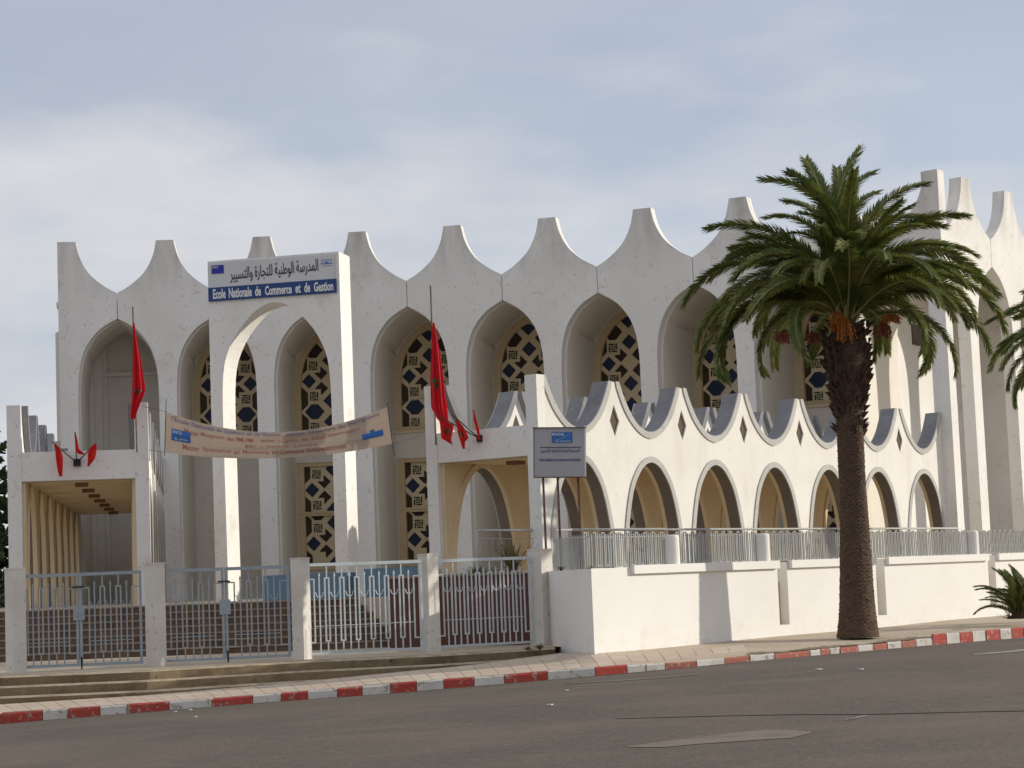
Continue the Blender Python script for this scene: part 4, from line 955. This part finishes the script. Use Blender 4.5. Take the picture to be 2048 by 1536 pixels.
def bracket(lb, c, D_, arms, sz=(13, 15)):
    r = thing('flag_bracket', lb, 'flag holder', at(c[0], c[1], D_))
    a = at(c[0]-sz[0]/2, c[1]+sz[1]/2, D_); q = at(c[0]+sz[0]/2, c[1]-sz[1]/2, D_); b = MB(); b.box((min(a.x, q.x), D_-.0, min(a.z, q.z)), (max(a.x, q.x), D_+.10, max(a.z, q.z))); wpart('mount', b, m_black, r)
    for (x, y) in arms:
        b = MB(); b.tube([at(c[0], c[1], D_-.02), at(x, y, D_-.25)], .016, 5); wpart('arm', b, m_black, r)
def small_flag(lb, rows, D_, m=m_flag2, star=None):
    fn = hanging(rows, D_, 0); o = cloth(fn, 8, 10); base = fn(.5, 0, 0)
    r = thing('small_flag', lb, 'flag', base, 'small flags on the wall brackets'); wpart('cloth', o, m, r, smooth=True)
    if star: wpart('star', star_strips(fn, star[0], star[1], .28, .11, .018, .03), m_star, r)
bracket('black three-armed flag bracket on the beam of the left walkway', (153.5, 925), 55.35, [(104, 884), (150, 864), (192, 887)])
small_flag('small red flag hanging at the left arm of the left bracket', [(887, 108, 111), (900, 110, 122), (915, 111, 126), (935, 113, 126), (953, 118, 125)], 55.05)
small_flag('small narrow red flag on the upright middle arm of the left bracket', [(864, 149.5, 151), (880, 150, 155), (898, 151, 158), (906, 153, 168), (909, 160, 170)], 55.05)
small_flag('small red flag bunched on the right arm of the left bracket', [(888, 188, 192.5), (898, 178, 193), (910, 174, 192), (918, 175, 190), (933, 174, 178)], 55.05)
bracket('dark red flag bracket with three arms on the beam of the right walkway', (959, 877), 53.3, [(947, 820), (872, 829), (904, 829)], (12, 14))
small_flag('small rolled red flag standing upright on the right bracket', [(819, 946.8, 948), (840, 947, 953), (858, 952, 958.5), (880, 956.5, 961)], 53.0)
small_flag('small bright red flag nearest the large flag, left of the right bracket', [(836, 877, 881), (850, 880, 908), (862, 881, 906), (876, 882, 903), (881, 890, 903), (888, 902, 905)], 52.9, star=(.55, .4))
small_flag('small bright red flag with a green star, middle one beside the right bracket', [(838, 910.5, 913), (852, 914, 926), (866, 915, 934), (876, 918, 937), (884, 921, 930), (898, 925, 930)], 52.9, star=(.4, .45))

# ------------------------------------------------------------------ palm trees
def frond_mesh(L_, e0, droop, seed, wid=.43, dens=230):
    rg = random.Random(seed); N = 22; pts = []; p = Vector((0, 0, 0)); a = e0; side = rg.uniform(-.12, .12)
    for i in range(N+1):
        t = i/N; pts.append(p.copy()); a = e0-droop*(t**1.25); p = p+Vector((cos(a), side*t, sin(a))).normalized()*(L_/N)
    b = MB()
    b.tube(pts, [.034*(1-.80*i/N)+.006 for i in range(N+1)], 5, m=1)
    for k in range(dens):
        t = .10+.90*(k+.5)/dens; f_ = t*N; i = min(int(f_), N-1); c = pts[i].lerp(pts[i+1], f_-i); tg = (pts[i+1]-pts[i]).normalized()
        lat = tg.cross(Vector((0, 0, 1))); lat = lat.normalized() if lat.length > .05 else Vector((0, 1, 0)); up = lat.cross(tg).normalized()
        ln_ = wid*(min(1, (t-.04)*5)**.6)*(1-.55*max(0, t-.55)/.45)*rg.uniform(.90, 1.08)
        for sgn_ in (-1, 1):
            sw_ = rg.uniform(.62, .78); d = (tg*(.42+.60*t)+lat*sgn_*sw_+up*((.50, .16, -.18)[k % 3]+rg.uniform(-.10, .10))).normalized()
            wv = tg.cross(d).cross(d).normalized()*.016 if rg.random() < .5 else up*.014
            wv = (tg-d*tg.dot(d)).normalized()*.0165+up*rg.uniform(-.006, .006)
            m1 = c+d*ln_*.55+Vector((0, 0, -.02)); e = c+d*ln_+Vector((0, 0, -.10*ln_-.02))
            b.add([c-wv*.7, c+wv*.7, m1+wv, m1-wv, e], [(0, 1, 2, 3), (3, 2, 4)])
    me = b.mesh('frond', [m_frond, m_rach]); return me
FRP = [(4.1, .85, 1.9, 11), (4.1, .85, 2.3, 12), (3.9, .8, 1.6, 13), (4.1, .9, 2.15, 14), (3.7, .8, 2.7, 15), (3.7, .8, 1.0, 16)]
FR = [frond_mesh(*p) for p in FRP]
def frond_end(k):
    L_, e0, dr_, _ = FRP[k]; N = 22; a = e0; x = z = 0
    for i in range(N+1):
        a = e0-dr_*((i/N)**1.25)
        if i < N: x += cos(a)*L_/N; z += sin(a)*L_/N
    return x, z
FE = [frond_end(k) for k in range(len(FRP))]
def palm(label, base, ht, lean, seed, rb=.43, rt=.34, crown_r=1.0, tips=(), boots=True, nf=62):
    rg = random.Random(seed)
    r = thing('palm_tree', label, 'palm tree', base)
    # trunk with ring scars
    nr_, ns = 250, 36; vs_ = []
    for i in range(nr_+1):
        t = i/nr_; z = t*ht; rad = rb*(1-.30*min(1, t*2.2))+.0*t
        if t < .12: rad += .055*(1-t/.12)**1.6*rb/.43
        if t > .70: rad += (rt*1.42-rad)*min(1, (t-.70)/.14)**1.3
        if t > .93: rad *= 1-.35*(t-.93)/.07
        for k in range(ns):
            a = 2*pi*k/ns; sc = .011*math.sin((i*1.9+(k % 2)*pi))+rg.uniform(-.009, .009)
            rr2 = rad+sc+.012*sin(a*3+z); vs_.append((base.x+lean[0]*t+rr2*cos(a), base.y+lean[1]*t+rr2*sin(a), base.z-.1+z))
    b = MB(); b.add(vs_, [(i*ns+k, i*ns+(k+1) % ns, (i+1)*ns+(k+1) % ns, (i+1)*ns+k) for i in range(nr_) for k in range(ns)]); wpart('trunk', b, m_trunk, r)
    top = Vector((base.x+lean[0], base.y+lean[1], base.z+ht))
    if boots:   # cut leaf bases round the upper trunk
        b = MB()
        for k in range(330):
            t = rg.uniform(.62, .985); a = rg.uniform(0, 2*pi); rad = rb*.70+(rt*1.45-rb*.70)*min(1, max(0, t-.68)/.15)**1.2
            if t < .72 and rg.random() < .5: continue
            c = Vector((base.x+lean[0]*t+rad*cos(a), base.y+lean[1]*t+rad*sin(a), base.z+t*ht)); o_ = Vector((cos(a), sin(a), 0)); s_ = Vector((-sin(a), cos(a), 0)); l_ = rg.uniform(.09, .24)
            tip = c+o_*l_*.75+Vector((0, 0, l_*rg.uniform(.3, 1.0))); w_ = rg.uniform(.035, .06)
            b.add([c-s_*w_, c+s_*w_, c+Vector((0, 0, .10)), c-Vector((0, 0, .08)), tip+s_*w_*.4, tip-s_*w_*.4], [(0, 5, 2), (2, 5, 4), (2, 4, 1), (1, 4, 3), (3, 4, 5), (3, 5, 0)])
        wpart('leaf_bases', b, m_boot, r, kind='stuff')
    def put(az, tilt, kind, sc=1.0, roll=0):
        M = Matrix.Translation(top+Vector((.16*cos(az), .16*sin(az), rg.uniform(-.15, .15))))@Rz(az)@Matrix.Rotation(-tilt, 4, 'Y')@Matrix.Rotation(roll, 4, 'X')@Matrix.Scale(sc, 4)
        mk('frond', FR[kind], M, r)
    for k in range(nf):
        lay = k/nf; az = k*2.39996+rg.uniform(-.2, .2)
        tilt = .64-(1.02 if tips else 1.2)*lay**.95+rg.uniform(-.10, .10)      # inner ones upright, outer ones drooping
        kind = rg.choice((0, 0, 2, 5)) if lay < .25 else (rg.choice((0, 1, 3, 2)) if lay < .7 else rg.choice((1, 3, 4, 0)))
        if sin(az) < -.35 and tilt < -.12: continue
        put(az, tilt, kind, crown_r*rg.uniform(.74, .93), rg.uniform(-.35, .35))
    for tx, ty, dp, kd in tips:      # fronds whose tips show against sky and wall: tip pixel, depth offset, curvature
        tp = at(tx, ty, top.y+dp); v = tp-top; hz = math.hypot(v.x, v.y); ex, ez = FE[kd]
        M = Matrix.Translation(top)@Rz(math.atan2(v.y, v.x))@Matrix.Rotation(-(math.atan2(v.z, hz)-math.atan2(ez, ex)), 4, 'Y')@Matrix.Rotation(rg.uniform(-.3, .3), 4, 'X')@Matrix.Scale(v.length/math.hypot(ex, ez), 4)
        mk('frond', FR[kd], M, r)
    return r, top
PB = at(1716, 1266, 47.6)
ptop = at(1692, 640, 47.6)
palmA, topA = palm('tall date palm with orange fruit bunches in front of the white boundary wall', PB, ptop.z-PB.z, (ptop.x-PB.x, 0), 5, crown_r=1.0, nf=50,
     tips=[(1524, 358, .4, 0), (1584, 340, -.8, 2), (1632, 318, .7, 5), (1718, 298, .3, 5), (1702, 340, -1.0, 5), (1664, 336, 1.2, 5), (1748, 345, .9, 2), (1846, 368, .2, 2), (1934, 434, .3, 2), (1414, 454, .2, 2), (1530, 436, 1.0, 0), (1860, 440, 1.0, 0), (1954, 512, -.5, 0), (1480, 480, 1.2, 2), (1900, 490, -1.2, 2), (1560, 400, 1.3, 2), (1800, 400, -1.2, 5),
           (1368, 612, .3, 1), (1394, 700, -.3, 1), (1398, 752, .6, 3), (1996, 590, .6, 0), (2010, 662, .0, 1), (1972, 706, .5, 3), (1954, 640, -1.2, 1), (1842, 706, -1.1, 4), (1462, 640, -1.6, 3), (1590, 726, -1.5, 4), (1470, 560, -1.3, 1), (1876, 560, -1.6, 1), (1800, 470, -1.0, 3), (1570, 470, -.9, 3), (1420, 560, .9, 1), (1960, 560, 1.2, 1), (1600, 425, -.5, 0), (1790, 420, .5, 0), (1640, 395, -1.2, 2), (1752, 385, 1.0, 2), (1560, 520, 1.4, 0), (1840, 520, -1.0, 0), (1655, 450, -1.7, 3), (1735, 470, -1.8, 3), (1610, 560, -2.0, 1), (1450, 770, .2, 4), (1440, 640, 1.5, 0), (1930, 650, 1.4, 3)])
# fruit bunches
def bunch(root, c, hgt, wdt, m, seed):
    rg = random.Random(seed); b = MB()
    for k in range(46):
        a = rg.uniform(0, 2*pi); rr2 = wdt*rg.uniform(.1, 1); l_ = hgt*rg.uniform(.5, 1)
        pts = [c+Vector((0, 0, hgt*.25)), c+Vector((cos(a)*rr2*.7, sin(a)*rr2*.7, 0)), c+Vector((cos(a)*rr2, sin(a)*rr2, -l_))]
        b.tube(pts, [.008, .008, .006], 3)
        for q in range(5):
            p = pts[1].lerp(pts[2], rg.uniform(.1, 1))+Vector((rg.uniform(-.03, .03), rg.uniform(-.03, .03), 0)); s_ = rg.uniform(.014, .024)
            b.add([p+Vector(v)*s_ for v in ((1, 0, 0), (0, 1, 0), (-1, 0, 0), (0, -1, 0), (0, 0, 1.4), (0, 0, -1.4))], [(0, 1, 4), (1, 2, 4), (2, 3, 4), (3, 0, 4), (1, 0, 5), (2, 1, 5), (3, 2, 5), (0, 3, 5)])
    wpart('fruit_bunch', b, m, root)
def stalk(root, c): 
    b = MB(); b.tube([topA+Vector((0, 0, .05)), topA.lerp(c, .55)+Vector((0, -.1, .35)), c+Vector((0, 0, .12))], .02, 5); wpart('fruit_stalk', b, m_rach, root)
for (px, py, D_, h_, w_, m, sd_) in ((1690, 645, 46.9, .48, .28, m_fruit, 1), (1672, 630, 47.0, .40, .2, m_fruit, 2), (1570, 665, 47.3, .28, .28, m_fruit2, 3), (1765, 650, 47.2, .32, .24, m_fruit2, 4), (1782, 632, 47.2, .2, .26, m_fruit, 5), (1625, 668, 47.4, .25, .2, m_fruit2, 6)):
    c = at(px, py, D_); bunch(palmA, c, h_, w_, m, sd_); stalk(palmA, c)
PB2 = at(2240, 1232, 53.4)
palm('second date palm at the right edge, only its left fronds in view', PB2, 6.7, (.1, 0), 21, rb=.22, rt=.2, nf=60, crown_r=1.0, boots=False)
# bushy young palm at the pavement edge
BB = at(2046, 1237, 51.5); r = thing('young_palm', 'small bushy fan of palm leaves sprouting on the pavement at the right edge', 'palm bush', BB)
rg = random.Random(9)
for k in range(48):
    az = rg.uniform(0, 2*pi); M = Matrix.Translation(BB+Vector((rg.uniform(-.2, .2), rg.uniform(-.1, .1), 0)))@Rz(az)@Matrix.Rotation(-rg.uniform(-.1, .85), 4, 'Y')@Matrix.Scale(rg.uniform(.24, .42), 4)
    mk('frond', FR[rg.choice((2, 5, 5))], M, r)
b = MB()
for k in range(160):
    a = rg.uniform(0, 2*pi); l_ = rg.uniform(.2, .55); c = BB+Vector((rg.uniform(-.35, .35), rg.uniform(-.2, .2), 0)); e = c+Vector((cos(a)*l_*.8, sin(a)*l_*.5, l_*rg.uniform(.2, 1))); s_ = Vector((.012, 0, 0)); b.add([c-s_, c+s_, e], [(0, 1, 2)])
wpart('dry_stalks', b, m_boot, r, kind='stuff')

# ------------------------------------------------------------------ araucaria trees beyond the left edge
def araucaria(lb, base, ht, seed, spread):
    rg = random.Random(seed); r = thing('araucaria_tree', lb, 'conifer', base, 'dark conifers behind the left walkway')
    b = MB(); b.tube([base, base+Vector((.1, 0, ht))], [.28, .05], 8); wpart('trunk', b, m_bark, r)
    b = MB(); z = ht*.10
    while z < ht*.97:
        l_ = spread*(1-(z/ht))**.75+.4; nb_ = 9; a0 = rg.uniform(0, 2)
        for k in range(nb_):
            a = a0+2*pi*k/nb_+rg.uniform(-.15, .15); o_ = Vector((cos(a), sin(a), 0)); s_ = Vector((-sin(a), cos(a), 0)); c0 = base+Vector((0, 0, z)); m_ = 30
            ll = l_*rg.uniform(.8, 1.1)
            b.tube([c0, c0+o_*ll*.6+Vector((0, 0, .02*ll)), c0+o_*ll+Vector((0, 0, .16*ll))], [.05, .03, .015], 3, m=1)
            for q in range(m_):
                t = .25+.75*q/m_; c = c0+o_*ll*t+Vector((0, 0, .12*ll*t*t+rg.uniform(-.08, .12))); wd = .55*(1.15-t)*ll*.5
                for sg in (-1, 1):
                    e = c+s_*sg*wd*rg.uniform(.5, 1)+o_*rg.uniform(.05, .3)+Vector((0, 0, rg.uniform(-.12, .34))); tk = Vector((rg.uniform(-.06, .06), rg.uniform(-.06, .06), .06)); w2 = o_*.08
                    b.add([c-tk, c+tk, e+tk*.7, e-tk*.7, c+w2, e+w2], [(0, 1, 2, 3), (0, 4, 5, 3), (1, 4, 5, 2)])
        z += rg.uniform(.42, .72)
    wpart('crown', b, [m_pine, m_bark], r)
g0 = at(-58, 1200, 88); araucaria('tall dark conifer with tiered branches whose tips show at the left edge', Vector((g0.x, g0.y, -1.2)), 9.4, 3, 3.1)
g1 = at(-150, 1200, 98); araucaria('second dark conifer farther left behind the first', Vector((g1.x, g1.y, -1.2)), 11.0, 8, 3.0)
# a dark hedge bank below the conifers
b = MB(); rg = random.Random(4)
for k in range(2600):
    p = Vector((g0.x+rg.uniform(-9, 3.0), 84+rg.uniform(-2, 2), -1.0+abs(rg.gauss(0, .9)))); s_ = .16
    v1 = Vector((rg.uniform(-1, 1), rg.uniform(-1, 1), rg.uniform(-1, 1)))*s_; v2 = Vector((rg.uniform(-1, 1), rg.uniform(-1, 1), rg.uniform(-1, 1)))*s_
    b.add([p-v1, p+v1, p+v2], [(0, 1, 2)])
wpart('hedge', b, m_pine, None, kind='stuff')
# weeds in the street steps
for k, (x, y, D_, h_, n_, lb) in enumerate(((1080, 1300, 46.2, .16, 60, 'dry brown weeds at the foot of the end post'), (1056, 1302, 46.3, .12, 40, 'dry tuft of weeds on the broken end of the top street step'), (782, 1325, 44.3, .10, 26, 'small green weed in the joint of the street steps'), (1122, 1142, 45.2, .16, 30, 'green weed growing on the wall top under the small sign'), (1180, 1140, 43.9, .12, 30, 'green weed growing on the very corner of the wall top'))):
    blade_plant('weed_tuft', lb, at(x, y, D_), h_, n_, 30+k, h_*1.6, .02, m_leaf if k > 1 else m_grass, 'weeds')

# ------------------------------------------------------------------ lift the laid-out place so that the eye stands at its height
for o in COL.objects:
    if o.parent is None and o.type in ('MESH', 'EMPTY'): o.location.z += EYE
